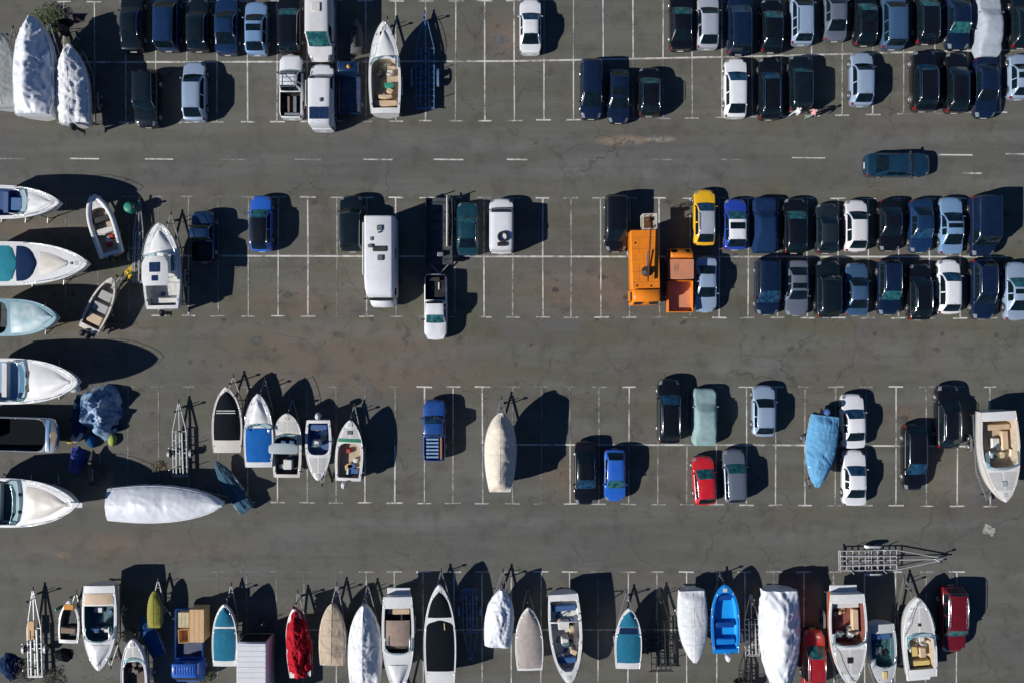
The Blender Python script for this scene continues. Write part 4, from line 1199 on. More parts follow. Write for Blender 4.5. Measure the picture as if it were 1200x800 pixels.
    # fitted covers and raised cabin tops
    for (p0, p1, sd, hump, m, nm, rnd) in patches:
        n = max(6, int((p1 - p0) * 36))
        rws = []
        for i in range(n + 1):
            u = lerp(p0, p1, i / n)
            cc = max(b(u) - sd, .02)
            if rnd > 0 and u > p1 - rnd: cc *= math.sqrt(max(.04, 1 - ((u - p1 + rnd) / rnd) ** 2))
            if rnd < 0 and u < p0 - rnd: cc *= math.sqrt(max(.04, 1 - ((p0 - rnd - u) / -rnd) ** 2))
            e = sstep(i / n * 5) * sstep((1 - i / n) * 5)
            r = []
            for k in range(13):
                a = -1 + k / 6
                x = cc * a
                wv = .022 * nz(x * 3 + seed, Y(u) * 2.5, seed) + .008 * nz(x * 9, Y(u) * 7, seed)
                edge = 1 - abs(a) ** 3.2
                r.append((x, Y(u), dz(x, u) + .015 + edge * (hump * (.35 + .65 * e) * (1 - .35 * a * a) + wv * (1 if hump < .2 else .4) + .012)))
            rws.append(r)
        q = MB(True); q.grid(rws)
        for rr in (rws[0], rws[-1]):
            q.grid([[(x, y, z) for x, y, z in rr], [(x, y, dz(x, y / L + .5) - .02) for x, y, z in rr]])
        for k in (0, 12): q.grid([[r[k] for r in rws], [(r[k][0], r[k][1], r[k][2] - .05) for r in rws]])
        q.build(nm, m, t)
    # full cover or shrink wrap
    if full:
        m, ridge, skirt, wr_, style = full
        rws = []
        N = 76
        def fold(x, y):
            w1 = nz(x * .7 + seed, y * .5, seed) * 1.2
            return wr_ * (.30 * (.35 - 1.5 * abs(nz(x * 4.5 + w1 * 2, y * 2.6 + w1 * 2, seed + 7))) + .8 * (.45 - 1.9 * abs(nz(x * 1.1 + w1 + seed, y * .75 + w1, seed))) + .45 * (.4 - 1.7 * abs(nz(x * 2.6 + w1, y * 1.9 + seed, 3.3))) + .18 * nz(x * 7, y * 6, seed))
        def rgf(u):
            if style == 'poles': return ridge * (.55 + .45 * math.cos((u - .42) * PI * 1.25) + .10 * abs(math.cos(u * PI * 3)))
            if style == 'flat': return ridge * sstep(u * 8) * sstep((1 - u) * 5)
            return ridge * (sstep(u * 5) * .8 + .2) * (1 - .75 * u ** 3)
        def cov(v, u):
            bb = b(min(u, .985)) + .03
            x = bb * .97 * v
            return (x, Y(u), zs(u) + .04 + rgf(u) * (1 - abs(v) ** (1.25 if style == 'ridge' else 1.9)) + fold(x, Y(u)))
        for i in range(N + 1):
            u = i / N
            bb = b(min(u, .985)) + .03
            if style == 'poles': rg = ridge * (.55 + .45 * math.cos((u - .42) * PI * 1.25) + .10 * abs(math.cos(u * PI * 3)))
            elif style == 'flat': rg = ridge * sstep(u * 8) * sstep((1 - u) * 5)
            else: rg = ridge * (sstep(u * 5) * .8 + .2) * (1 - .75 * u ** 3)
            r = []
            for k in range(31):
                a = -1 + k / 15
                if abs(a) > .95: x, z = bb * 1.02 * (1 if a > 0 else -1), zs(u) - skirt * (.8 + .4 * nz(Y(u) * 1.7 + seed, a * 2, 4))
                elif abs(a) > .84: x, z = bb * 1.0 * (1 if a > 0 else -1), zs(u) + .02 - skirt * .5 * (abs(a) - .84) / .11
                else:
                    v = a / .84
                    x = bb * .97 * v
                    pf = 1 - abs(v) ** (1.25 if style == 'ridge' else 1.9)
                    z = zs(u) + .04 + rg * pf
                ds = fold(x, Y(u))
                r.append((x + ds * .5 * (1 if abs(a) > .84 else .3), Y(u), z + ds))
            rws.append(r)
        q = MB(True)
        for e, rr in ((0, rws[0]), (1, rws[-1])):
            low = [(x, y + (-.03 if e == 0 else .03), min(z, D * .75) if e == 0 else min(z, zs(1) - skirt * .6)) for x, y, z in rr]
            if e == 0: q.grid([low, rr])
            else: q.grid([rr, low])
        q.grid(rws)
        q.build('cover' if style != 'poles' else 'shrink_wrap', m, t)
        for u in () if m is WRAP else ((.22, .48, .74) if L > 4.5 else (.4,)):
            MB(True).tube([(p[0], p[1], p[2] + .006) for p in [cov(-1 + k / 9, u) for k in range(19)]], .013, 5).build('seam', m, t)
        if m is not WRAP: MB(True).tube([(p[0], p[1], p[2] + .008) for p in [cov(0, .03 + .93 * k / 24) for k in range(25)]], .014, 5).build('ridge_seam', m, t)
        if m is not WRAP:
            for s in (-1, 1):
                MB(True).tube([(s * (b(u) * 1.02 + .06), Y(u), zs(u) - skirt * .55 - .07 * (k % 2)) for k, u in enumerate([.02 + .94 * k / 22 for k in range(23)])], .011, 5).build('tie_rope', VINYLW, t)
    # windscreen
    if screen:
        u, hgt, wrap = screen
        cc = b(u) - side * .8
        yt = Y(u)
        path = [(-cc, yt - wrap)] + [(cc * a, yt + .30 * (1 - a * a)) for a in (-1, -.8, -.5, -.2, .2, .5, .8, 1)] + [(cc, yt - wrap)]
        up = [(x * .93, y - .22, zs(u) + hgt) for x, y in path]
        lo = [(x, y, dz(x, u) + .012) for x, y in path]
        q = MB(True); q.grid([lo, up]); q.build('windscreen', BOAT_GLASS, t)
        MB(True).tube(up, .02, 6).build('windscreen_frame', CHROME, t)
    for (u, x, sz, m) in hatches:
        MB(True).rbox((x, Y(u), dz(x, u) - .02), (sz, sz, .07), .02).build('deck_hatch', m, t)
    if rail:
        for s in (-1, 1):
            pts = [(s * max(b(u) - .06, .03), Y(u), zs(u) + .36 * sstep((u - .5) * 6)) for u in (.52, .58, .66, .74, .82, .90, .96)] + [(0, Y(.99), zs(1) + .38)]
            q = MB(True).tube(pts, .016, 6)
            for u in (.62, .74, .86): q.tube([(s * max(b(u) - .06, .03), Y(u), zs(u) + .01), (s * max(b(u) - .06, .03), Y(u), zs(u) + .36 * sstep((u - .5) * 6))], .013, 5)
            q.build('bow_rail', CHROME, t)
    if platform:
        MB(True).rbox((0, Y(0) - .26, D * .55), (B * .74, .52, .08), .12).build('swim_platform', deck, t)
    for it in items:
        k = it[0]
        if k == 'box':         # name, x, u, sx, sy, sz, mat [, z]
            _, nm, x, u, a, c_, h, m = it[:8]
            z = it[8] if len(it) > 8 else zf + .004
            MB(True).rbox((x, Y(u), z), (a, c_, h), min(.05, h * .3)).build(nm, m, t)
        elif k == 'seat':
            _, x, u, m = it
            se = MB(True).rbox((x, Y(u), zf + .003), (.48, .46, .40), .06).build('seat', m, t)
            MB(True).rbox((x, Y(u) - .25, zf + .30), (.48, .12, .46), .05).build('seat_back', m, se)
        elif k == 'bench':
            _, u, m = it
            bb = b(u) - side - .06
            MB(True).rbox((0, Y(u), zf + .003), (bb * 1.9, .48, .40), .06).build('bench', m, t)
        elif k == 'console':
            _, x, u, m = it
            co = MB(True).rbox((x, Y(u), zf + .003), (.62, .55, .85), .08).build('console', m, t)
            MB(True).rbox((x, Y(u) + .12, zf + .85), (.56, .05, .32), .02, tilt=-.3).build('console_screen', BOAT_GLASS, co)
            MB(True).tube([(x + .17 * math.cos(2 * PI * j / 12), Y(u) - .34, zf + .68 + .17 * math.sin(2 * PI * j / 12)) for j in range(13)], .018, 5, False).build('steering_wheel', BLACK, co)
        elif k == 'hardtop':
            _, u0, u1, wf, z, m = it
            q = MB(True); rr = []
            n = 10
            for j in range(n + 1):
                v = j / n
                ww = B / 2 * wf * (1 - .35 * max(0, (v - .65) / .35) ** 2 - .12 * max(0, (.2 - v) / .2) ** 2)
                rr.append([(ww * a, Y(lerp(u0, u1, v)), z + .09 * (1 - a * a) - .02 * abs(v - .5)) for a in (-1, -.9, -.5, 0, .5, .9, 1)])
            q.grid(rr); q.grid([[(x, y, zz - .05) for x, y, zz in r][::-1] for r in rr])
            for kk in (0, -1):
                q.grid([[r[kk] for r in rr], [(r[kk][0], r[kk][1], r[kk][2] - .05) for r in rr]])
                q.grid([rr[kk], [(x, y, zz - .05) for x, y, zz in rr[kk]]])
            ht = q.build('hardtop', m, t)
            for s in (-1, 1):
                for v in (.12, .8): MB(True).tube([(s * B / 2 * wf * .8, Y(lerp(u0, u1, v)), z), (s * (b(lerp(u0, u1, v)) - side * .6), Y(lerp(u0, u1, v)), zs(lerp(u0, u1, v)) + .02)], .025, 6).build('hardtop_post', CHROME, t)
        elif k == 'clutter':
            _, u0, u1, n, mats = it
            rnd = random.Random(int(seed * 97) + 5)
            for j in range(n):
                u = rnd.uniform(u0, u1); bbx = max(.15, b(u) - side - .3)
                x = rnd.uniform(-bbx, bbx)
                nm, a, c_, h = rnd.choice((('locker_box', .5, .4, .32), ('cushion', .55, .42, .14), ('fuel_can', .3, .24, .34), ('folded_tarp', .7, .45, .18), ('bucket_crate', .36, .36, .28), ('fender', .2, .6, .2), ('life_vest', .42, .5, .12), ('rope_coil', .4, .4, .1)))
                if nm == 'rope_coil': MB(True).tube([(x + (.2 - .012 * k / 3) * math.cos(k * .7), Y(u) + (.2 - .012 * k / 3) * math.sin(k * .7), zf + .03 + .003 * k) for k in range(30)], .025, 5).build(nm, rnd.choice((VINYLW, VINYLY, VINYLBL)), t)
                elif nm == 'fender': MB(True).tube([(x, Y(u) - .3, zf + .1), (x, Y(u) - .25, zf + .1), (x + .04, Y(u) + .25, zf + .1), (x + .04, Y(u) + .3, zf + .1)], [.03, .1, .1, .03], 10).build(nm, rnd.choice((VINYLW, VINYLBL)), t)
                else: MB(True).rbox((x, Y(u), zf + .004), (a, c_, h), .05, rnd.uniform(-.6, .6)).build(nm, rnd.choice(mats), t)
        elif k == 'stripes':   # print on a cover or deck
            _, u0, u1, xf0, xf1, m, h = it
            q = MB()
            if full: q.grid([[(p[0], p[1], p[2] + .03) for p in [cov(lerp(xf0, xf1, j / 6), u) for j in range(7)]] for u in [lerp(u0, u1, i / 14) for i in range(15)]])
            else: q.grid([[(b(u) * lerp(xf0, xf1, j / 4), Y(u), dz(b(u) * lerp(xf0, xf1, j / 4), u) + h) for j in range(5)] for u in [lerp(u0, u1, i / 6) for i in range(7)]]); q.build('panel_stripe', m, t)
        elif k == 'arch':
            _, u, z, m = it
            bb = b(u) - .05
            MB(True).tube([(-bb, Y(u), zs(u) - .02), (-bb * .95, Y(u) - .15, zs(u) + z * .7), (-bb * .7, Y(u) - .2, zs(u) + z), (bb * .7, Y(u) - .2, zs(u) + z), (bb * .95, Y(u) - .15, zs(u) + z * .7), (bb, Y(u), zs(u) - .02)], .05, 8).build('radar_arch', m, t)
    for (ex, em) in (engine or ()):
        q = MB(True); rr = []
        ye = Y(0) - .30
        for z, a, c_ in ((D * .88, .14, .22), (D * .9, .20, .30), (D * .9 + .22, .21, .33), (D * .9 + .40, .18, .28), (D * .9 + .48, .10, .16)):
            rr.append([(ex + a * math.cos(2 * PI * j / 12), ye + c_ * math.sin(2 * PI * j / 12) * (1 if math.sin(2 * PI * j / 12) < 0 else .8), z) for j in range(12)])
        q.grid(rr, True); q.poly(rr[-1]); q.poly(rr[0][::-1])
        en = q.build('outboard_engine', em, t)
        MB(True).rbox((ex, ye + .02, D * .06), (.13, .26, D * .84), .04).build('engine_leg', em if em is not GELW else GELG, t)
        MB(True).rbox((ex, ye - .03, D * .02), (.07, .46, .10), .03).build('gear_case', BLACK, t)
    if on == 'trailer':
        boat_trailer(cx, cy, rz, L, tw or min(max(B * .98, 1.5), 2.45), 'galvanised trailer under the ' + nick, tongue, tandem, zt=zb, winch=winch)
    elif on == 'cradle':
        cradle(cx, cy, rz, L, B, zb, 'steel stands and keel blocks under the ' + nick, lambda u, x: interp([(0, zk(u)), (.40 * b(u), zk(u) + .14 * (zs(u) - zk(u))), (.78 * b(u), zk(u) + .32 * (zs(u) - zk(u))), (.9 * b(u), zk(u) + .6 * (zs(u) - zk(u)))], x))
    elif on == 'blocks':
        for k, u in enumerate((.2, .62)):
            wx, wy = cx - math.sin(rz) * Y(u), cy + math.cos(rz) * Y(u)
            o = MB().rbox((0, 0, 0), (min(.9, B * .6), .18, max(.05, zb + zk(u) - .002)), .02).build('timber_block', WOOD, None, (wx, wy, 0), rz)
            o['label'] = 'timber block under the %s end of the %s' % (('stern', 'bow')[k], nick); o['category'] = 'block'
    return t

NONSKID = mat('non_skid', (0.55, 0.54, 0.52), .85, dirt=.5, dscale=4, dcol=(.34, .33, .31), bump=.2, bscale=60)
CV = {k: cloth(k, c) for k, c in dict(grey=(0.40, 0.42, 0.43), white=(0.72, 0.73, 0.75), teal=(0.02, 0.16, 0.26), blue=(0.010, 0.12, 0.42), black=(0.004, 0.007, 0.011), beige=(0.52, 0.40, 0.27), cream=(0.68, 0.60, 0.50), greige=(0.40, 0.35, 0.32),
                                 red=(0.42, 0.010, 0.022), sand=(0.52, 0.42, 0.31), tarpblue=(0.012, 0.07, 0.20), navy=(0.006, 0.025, 0.08), olive=(0.30, 0.28, 0.06), aqua=(0.03, 0.26, 0.34), lightgrey=(0.42, 0.44, 0.42), brownish=(0.33, 0.25, 0.20)).items()}
WRAP = mat('white_shrink_film', (0.72, 0.74, 0.78), .38, 0, .1, .3, 2.0, (0.52, 0.55, 0.6), .15, 6.0)

# ---- top left
boat((2, 40), (4, 126), 32, 'grey sheeted boat cut by the left edge, top left corner', 'grey sheeted boat in the top left corner', D=1.1, full=(CV['lightgrey'], .35, .35, .05, 'ridge'), seed=1.1)
boat((39, 22), (38, 134), 46, 'tall boat in torn white shrink film, top left corner', 'torn white wrapped boat top left', D=1.75, zb=.75, full=(WRAP, 1.05, .75, .20, 'ridge'), seed=2.3, tandem=True, tongue=.6, fl=3.0,
     items=[('stripes', .72, .80, -.25, .30, mat('torn_hole', (0.35, 0.16, 0.06), .8), .02), ('stripes', .62, .70, -.1, .35, CV['navy'], .02)])
boat((82, 54), (86, 144), 36, 'white boat under a crumpled pale sheet right of the torn wrapped one', 'pale sheeted boat top left', D=1.5, zb=.7, full=(CV['white'], .38, .30, .20, 'flat'), engine=[(0, BLACK)], seed=3.1, items=[('stripes', .24, .46, .05, .55, CV['navy'], .02)], tandem=True, tongue=.4)
boat((450, 27), (451.5, 133), 37, 'white motor boat with dark bow hatch and beige cockpit, beside the bare trailer', 'white boat beside the bare trailer', D=1.35, cock=(.06, .60), floor=FLOORB, screen=(.60, .38, .7), hatches=[(.86, -.08, .45, BLACK)], tandem=True,
     patches=[(.62, .90, .28, .12, GELW, 'cabin_top', .2)], items=[('bench', .13, VINYLB), ('seat', .38, .47, VINYLW), ('seat', -.38, .47, VINYLK), ('box', 'cooler', .3, .33, .75, .4, .4, mat('green_lid', (.02, .25, .18), .5)), ('box', 'engine_lid', 0, .2, 1.1, .3, .5, VINYLB), ('clutter', .2, .45, 4, (VINYLB, WOODPALE, VINYLW))], rail=True, seed=4.2)
# ---- left block
boat((72, 238), (-46, 236), 39, 'white cruiser with dark blue cockpit, uppermost of the left edge boats', 'uppermost left edge cruiser', D=1.75, zb=.85, on='cradle', cock=(.08, .62), side=.24, floor=mat('navy_sole', (.015, .05, .16), .6, dirt=.5, dcol=(.03, .12, .30)), screen=(.63, .28, .8), items=[('bench', .40, VINYLBL), ('box', 'sun_pad', 0, .5, 1.0, .9, .34, mat('blue_pad', (.02, .13, .34), .6, dirt=.4))], patches=[(.68, .92, .35, .07, GELW, 'cabin_top', .2)], hatches=[(.72, 0, .5, BLACK)], rail=True, seed=5.2)
boat((105, 309), (-62, 309), 51, 'long white cruiser with turquoise and blue cockpit screen on the left edge', 'long turquoise screened cruiser', D=1.9, zb=.9, on='cradle', fl=2.9,
     patches=[(.08, .49, .30, .12, CV['aqua'], 'cockpit_cover', .06), (.49, .63, .30, .10, CV['navy'], 'screen_cover', .10), (.66, .86, .62, .07, GELC, 'cabin_top', .16)], hatches=[(.835, 0, .42, GELG), (.89, 0, .2, RUBBER)], rail=True, seed=6.1)
boat((69, 372), (-42, 372), 43, 'pale grey blue boat with white patched foredeck on the left edge', 'pale grey blue left edge boat', D=1.6, zb=.8, on='cradle', hull=gel('mist', (.24, .40, .46)), deck=gel('mist', (.24, .40, .46)), fl=3.3, cock=(.12, .46), floor=FLOORD,
     patches=[(.50, .95, .20, .10, mat('aqua_deck', (0.20, 0.38, 0.44), .4, 0, .3, 1.0, .55, (0.62, 0.66, 0.64)), 'cabin_top', .25)], seed=7.0)
boat((94, 447), (-52, 446), 53, 'white cruiser with round foredeck hatch and blue cockpit, left edge middle', 'white cruiser at the left edge middle', D=1.8, zb=.9, on='cradle', fl=3.0, cock=(.10, .56), floor=mat('pale_blue_sole', (.16, .30, .48), .6, dirt=.4), screen=(.54, .35, .9),
     hatches=[(.715, 0, .48, BLACK)], patches=[(.60, .93, .40, .08, GELW, 'cabin_top', .22)], items=[('bench', .35, VINYLW), ('box', 'portlight', .55, .585, .5, .28, .05, BLACK, 1.92), ('box', 'portlight', -.55, .585, .5, .28, .05, BLACK, 1.92)], rail=True, seed=8.2)
boat((70, 510), (-46, 507), 40, 'dark open barge with a blue bow beam on the left edge', 'dark barge on the left edge', D=1.15, zb=.35, on='cradle', fl=40, st=.99, hull=GELN, deck=GELN, rub=gel('slate_rub', (.10, .14, .19)), rub_r=.03, cock=(.06, .87), side=.09, floor=mat('barge_floor', (.005, .007, .010), .9, dirt=.3, dcol=(.012, .013, .015), spec=.08), seed=9.4,
     patches=[(.872, .915, .10, .03, gel('mid_blue', (.08, .20, .38)), 'bow_beam', 0)], items=[('box', 'wheelhouse', -.2, .18, 1.5, 1.4, .9, FLOORD), ('box', 'bow_locker', .1, .95, .9, .45, .12, WOOD, 1.25)])
boat((92, 590), (-52, 588), 57, 'white cruiser with three dark deck fittings and bow pulpit, lowest left', 'lowest white cruiser at the left edge', D=1.8, zb=.9, on='cradle', fl=2.8, cock=(.10, .50), floor=FLOORT, screen=(.49, .4, .9),
     hatches=[(.72, 0, .42, BLACK), (.53, .68, .26, BLACK), (.53, -.68, .26, BLACK)], patches=[(.58, .92, .48, .08, GELC, 'cabin_top', .25)], items=[('bench', .3, VINYLW), ('box', 'bow_pulpit', 0, 1.0, .4, 1.1, .07, GELW, 2.12)], rail=True, seed=10.3)
boat((262, 590.5), (126, 591), 43, 'long boat wrapped in clean white film, bow pointing right', 'white wrapped boat pointing right', D=1.25, zb=.62, full=(WRAP, .55, .55, .045, 'poles'), seed=11.7, tandem=True, tongue=.8, fl=2.3, st=.85)
boat((253, 541), (289, 598), 19, 'narrow dinghy under a slate blue sheet, aslant beside the wrapped boat', 'aslant slate sheeted dinghy', D=.5, zb=.25, on='blocks', full=(cloth('slate_blue', (.05, .11, .16)), .22, .2, .09, 'ridge'), seed=12.9, items=[('stripes', .5, .9, -.25, .15, VINYLW, .30)], name='dinghy')
boat((188, 262), (190, 362), 43, 'white cabin cruiser with hardtop and dark roof hatches, third line left', 'hardtop cabin cruiser', D=1.55, fl=3.2, st=.84, cock=(.04, .42), floor=FLOORW, hatches=[(.83, 0, .5, SOLAR)], rail=True, tandem=True, engine=[(.0, BLACK)], seed=13.2,
     patches=[(.60, .90, .35, .16, GELW, 'cabin_top', .2)], screen=(.63, .75, 1.2), items=[('hardtop', .26, .60, .70, 2.55, GELW), ('box', 'roof_hatch', .0, .47, .75, .75, .06, SOLAR, 2.63), ('box', 'roof_hatch', .0, .345, .42, .42, .06, SOLAR, 2.63), ('bench', .10, VINYLW), ('clutter', .08, .22, 4, (VINYLW, CHROME, VINYLK))])
boat((110, 231), (131, 299), 27, 'inflatable boat with white tubes lying aslant beside the green barrel', 'aslant white inflatable', D=.75, zb=.45, tb=.5, fl=2.4, cock=(.06, .80), side=.10, rub=GELW, rub_r=.21, hull=GELG, floor=FLOORB, engine=[(0, BLACK)], seed=14.4, tongue=.5,
     items=[('bench', .42, VINYLW), ('bench', .62, VINYLK), ('clutter', .15, .5, 5, (VINYLR, VINYLW, VINYLBL, GELC))], name='inflatable_boat', tw=1.5)
boat((133, 326), (103, 387), 27, 'small open beige boat with pale seat panels, aslant with dark engine', 'aslant open beige boat', D=.8, zb=.5, hull=GELC, deck=GELC, cock=(.08, .90), side=.12, floor=mat('greige_sole', (.36, .33, .29), .7, dirt=.4), engine=[(-.2, BLACK), (.25, DARK)], seed=15.1, tongue=.4, items=[('box', 'seat_panel', 0, .22, 1.25, .75, .30, VINYLB), ('box', 'seat_panel', 0, .44, 1.3, .7, .28, gel('stone', (.42, .42, .40))), ('box', 'seat_panel', 0, .66, 1.1, .75, .30, MATS['gelcoat_stone'] if 'gelcoat_stone' in MATS else GELG)], tw=1.5)
# ---- fifth line
boat((266, 453), (266, 530), 35, 'boat under a black cover with pale stern, leftmost of five in a row', 'black covered boat in the row of five', D=1.1, patches=[(.19, .93, .13, .12, CV['black'], 'boat_cover', .12)], hull=GELC, deck=GELC, seed=16.3, items=[('stripes', .60, .612, -.7, .7, VINYLW, .17), ('stripes', .635, .647, -.7, .7, VINYLW, .17)], tongue=.8)
boat((303, 461), (303, 547), 34, 'white boat with a flat bright blue cockpit cover, second of five', 'blue covered boat in the row of five', D=1.2, patches=[(.07, .53, .12, .06, CV['blue'], 'cockpit_cover', 0), (.60, .92, .32, .12, GELW, 'cabin_top', .2)], screen=(.56, .3, .3), hatches=[(.72, 0, .42, GELG)], rail=True, seed=17.6)
boat((337, 484), (336, 559), 33, 'white boat with a pale grey cross canopy, third of five', 'canopy boat in the row of five', D=1.05, fl=4.5, cock=(.05, .66), floor=FLOORD, screen=(.64, .3, .4), seed=18.8, items=[('hardtop', .40, .56, 1.02, 2.0, gel('dove', (.40, .45, .47))), ('seat', -.35, .53, VINYLBL), ('seat', .35, .53, VINYLBL), ('box', 'engine_box', .05, .2, .7, .8, .5, VINYLW), ('clutter', .1, .35, 5, (VINYLB, VINYLW, WOODPALE, VINYLK))], deck=GELC)
boat((373, 562), (373, 492), 30, 'white open boat bow down with cluttered blue cockpit, fourth of five', 'bow down boat in the row of five', D=.95, cock=(.05, .58), floor=mat('blue_sole', (.03, .10, .26), .7, dirt=.4), seed=19.4, items=[('console', .1, .38, VINYLW), ('clutter', .1, .5, 8, (VINYLBL, VINYLW, VINYLR, VINYLB, VINYLBL)), ('bench', .12, VINYLBL)], engine=[(0, GELW)], winch=False, tongue=.6)
boat((411, 492), (408, 563), 32, 'white open boat with a green band, rightmost of five in a row', 'green banded boat in the row of five', D=.95, cock=(.05, .62), floor=FLOORB, seed=20.7, items=[('stripes', .64, .70, -.97, .97, mat('green_band', (.01, .20, .10), .5), .012), ('clutter', .1, .55, 7, (VINYLW, VINYLB, WOODPALE, VINYLBL, VINYLR)), ('box', 'floor_sheet', .3, .14, .8, .5, .1, VINYLBL), ('box', 'fore_hatch', .0, .8, .4, .3, .05, RUBBER, 1.08)], engine=[(-.3, GELW)])
boat((587, 483), (586, 576), 36, 'boat under a cream cover with a beige roof panel, alone in the middle bays', 'cream covered boat in the middle bays', st=.66, tb=.5, D=1.75, zb=.7, full=(CV['cream'], .85, .5, .06, 'flat'), seed=21.5, items=[('stripes', .20, .58, -.55, .50, CV['sand'], .50)], tongue=1.0)
boat((957, 570), (968, 487), 34, 'pale blue covered boat with a grey centre panel, aslant beside the white saloons', 'pale blue covered boat', D=1.05, hull=gel('sky', (.10, .34, .54)), deck=gel('sky', (.10, .34, .54)), full=(cloth('sky_sheet', (.13, .35, .58)), .30, .35, .10, 'flat'), items=[('stripes', .22, .64, -.45, .45, cloth('grey_panel', (.30, .38, .40)), .02)], seed=22.2, fl=2.1, engine=[(0, VINYLBL)], winch=False, tongue=.25)
boat((1176, 587), (1170, 482), 46, 'white cruiser bow down with tan cockpit at the right edge', 'white cruiser at the right edge', D=1.65, zb=.7, cock=(.10, .62), floor=FLOORB, screen=(.62, .35, 1.2), tandem=True, seed=23.3, rub=VINYLB, items=[('bench', .18, VINYLB), ('seat', .45, .5, VINYLW), ('seat', -.45, .5, VINYLB), ('box', 'table', 0, .36, .6, .8, .4, VINYLW), ('box', 'side_couch', -.75, .34, .5, 1.6, .4, VINYLB), ('clutter', .42, .56, 3, (VINYLK, VINYLW))],
     hatches=[(.80, 0, .42, GELG)], winch=False, tongue=.5)
# ---- bottom line
boat((82, 703), (80, 753), 24, 'little white dinghy with dark inside, hard by the cream benched boat', 'little white dinghy bottom left', D=.6, zb=.42, cock=(.08, .85), side=.12, floor=FLOORD, seed=24.1, name='dinghy', tongue=.4, tw=1.4, items=[('bench', .3, WOOD), ('box', 'orange_cover', .0, .86, .8, .45, .10, mat('orange_cloth', (.60, .26, .03), .8), .66)])
boat((117, 784), (116, 686), 40, 'white boat bow down with cream stern bench and teal cockpit, bottom left', 'cream benched boat bottom left', D=1.3, cock=(.24, .66), floor=FLOORT, screen=(.64, .35, .9), seed=25.2, patches=[(.09, .22, .16, .05, VINYLB, 'stern_bench', 0), (.70, .94, .25, .10, GELW, 'cabin_top', .2)], items=[('seat', -.4, .55, VINYLW), ('seat', .4, .55, VINYLBL), ('clutter', .3, .5, 3, (VINYLW, VINYLBL))], winch=False, tongue=.5)
boat((181, 692), (181, 735), 16, 'small olive yellow rowing shell upside down on a light trailer', 'olive yellow shell', D=.42, zb=.62, full=(CV['olive'], .16, .1, .015, 'flat'), hull=CV['olive'], deck=CV['olive'], seed=26.0, tw=1.3, tongue=.7, name='rowing_shell', winch=False)
boat((156, 748), (158, 826), 30, 'white boat with lilac rimmed brown cockpit cut by the bottom edge', 'lilac rimmed boat', D=.95, cock=(.05, .66), floor=mat('brown_sole', (.10, .07, .055), .8, dirt=.4), rub=GELP, rub_r=.06, seed=27.5, screen=(.68, .15, .2), items=[('clutter', .3, .6, 3, (WOOD, RUBBER))], tongue=.3)
boat((166, 722), (186, 768), 17, 'blue sheeted kayak lying aslant beside the olive shell', 'blue sheeted kayak', D=.4, zb=.3, on='blocks', full=(CV['tarpblue'], .2, .15, .06, 'ridge'), seed=28.3, name='kayak', cat='kayak')
boat((263.5, 707), (263, 780), 29, 'boat under a teal two piece cover left of the white box trailer', 'teal covered boat by the box trailer', D=1.05, patches=[(.09, .60, .10, .08, CV['teal'], 'cockpit_cover', 0), (.64, .95, .10, .10, CV['teal'], 'bow_cover', .1)], seed=29.0)
boat((345, 712), (352, 793), 27, 'boat under a crumpled deep red sheet', 'red sheeted boat', D=.95, full=(CV['red'], .6, .6, .30, 'ridge'), seed=30.9, tongue=.9)
boat((390, 706), (389, 779), 30, 'boat under a sandy beige cover with a grey window strip', 'sandy covered boat', D=1.0, full=(CV['sand'], .30, .15, .05, 'ridge'), seed=31.4, items=[('stripes', .50, .66, -.38, .55, mat('clear_window', (.16, .26, .26), .2, coat=.5), .34)])
boat((427, 708), (427, 801), 38, 'boat under a loose white cover right of the sandy one', 'loose white covered boat', D=1.15, full=(CV['white'], .75, .55, .14, 'ridge'), seed=32.6, tandem=True)
boat((467, 812), (466, 699), 37, 'white boat bow down with a tan cockpit cover and blue side', 'tan covered boat', D=1.45, patches=[(.24, .50, .30, .10, CV['brownish'], 'cockpit_cover', 0), (.70, .93, .26, .12, GELW, 'cabin_top', .2)], cock=(.12, .58), floor=FLOORD, screen=(.57, .3, 1.0), platform=True, seed=33.2, items=[('bench', .17, VINYLB), ('bench', .53, VINYLB)], tandem=True, winch=False)
boat((515, 684), (516, 801), 37, 'long white hull under a black two piece cover', 'black two piece covered boat', D=1.3, patches=[(.13, .64, .12, .05, CV['black'], 'cockpit_cover', .06), (.67, .93, .12, .07, CV['black'], 'bow_cover', .12)], seed=34.8, items=[('stripes', .55, .62, .30, .36, VINYLY, .12)], tandem=True, tongue=.6)
boat((588, 690), (583, 757), 33, 'short boat wrapped tight in shiny white film', 'short shiny wrapped boat', D=1.0, full=(WRAP, .5, .5, .14, 'poles'), seed=35.5, fl=2.6)
boat((619, 711), (621, 785), 32, 'boat under a taupe cover with a white rim', 'taupe covered boat', D=1.0, patches=[(.04, .97, .09, .16, CV['greige'], 'boat_cover', .12)], seed=36.6, hull=GELW)
boat((667, 800), (660, 696), 38, 'white open boat bow down, cockpit full of gear', 'gear filled open boat', D=1.25, cock=(.07, .86), floor=FLOORW, side=.16, seed=37.9, items=[('console', .1, .52, VINYLW), ('bench', .17, VINYLBL), ('box', 'sun_pad', -.5, .45, .4, 1.1, .4, VINYLB), ('box', 'deck_box', .1, .36, .9, .7, .45, VINYLW), ('seat', -.35, .58, VINYLK), ('bench', .76, VINYLBL), ('clutter', .12, .8, 18, (VINYLW, VINYLB, VINYLBL, RUBBER, VINYLK, CHROME)), ('arch', .30, .7, GELW)], tandem=True, winch=False, tongue=.4)
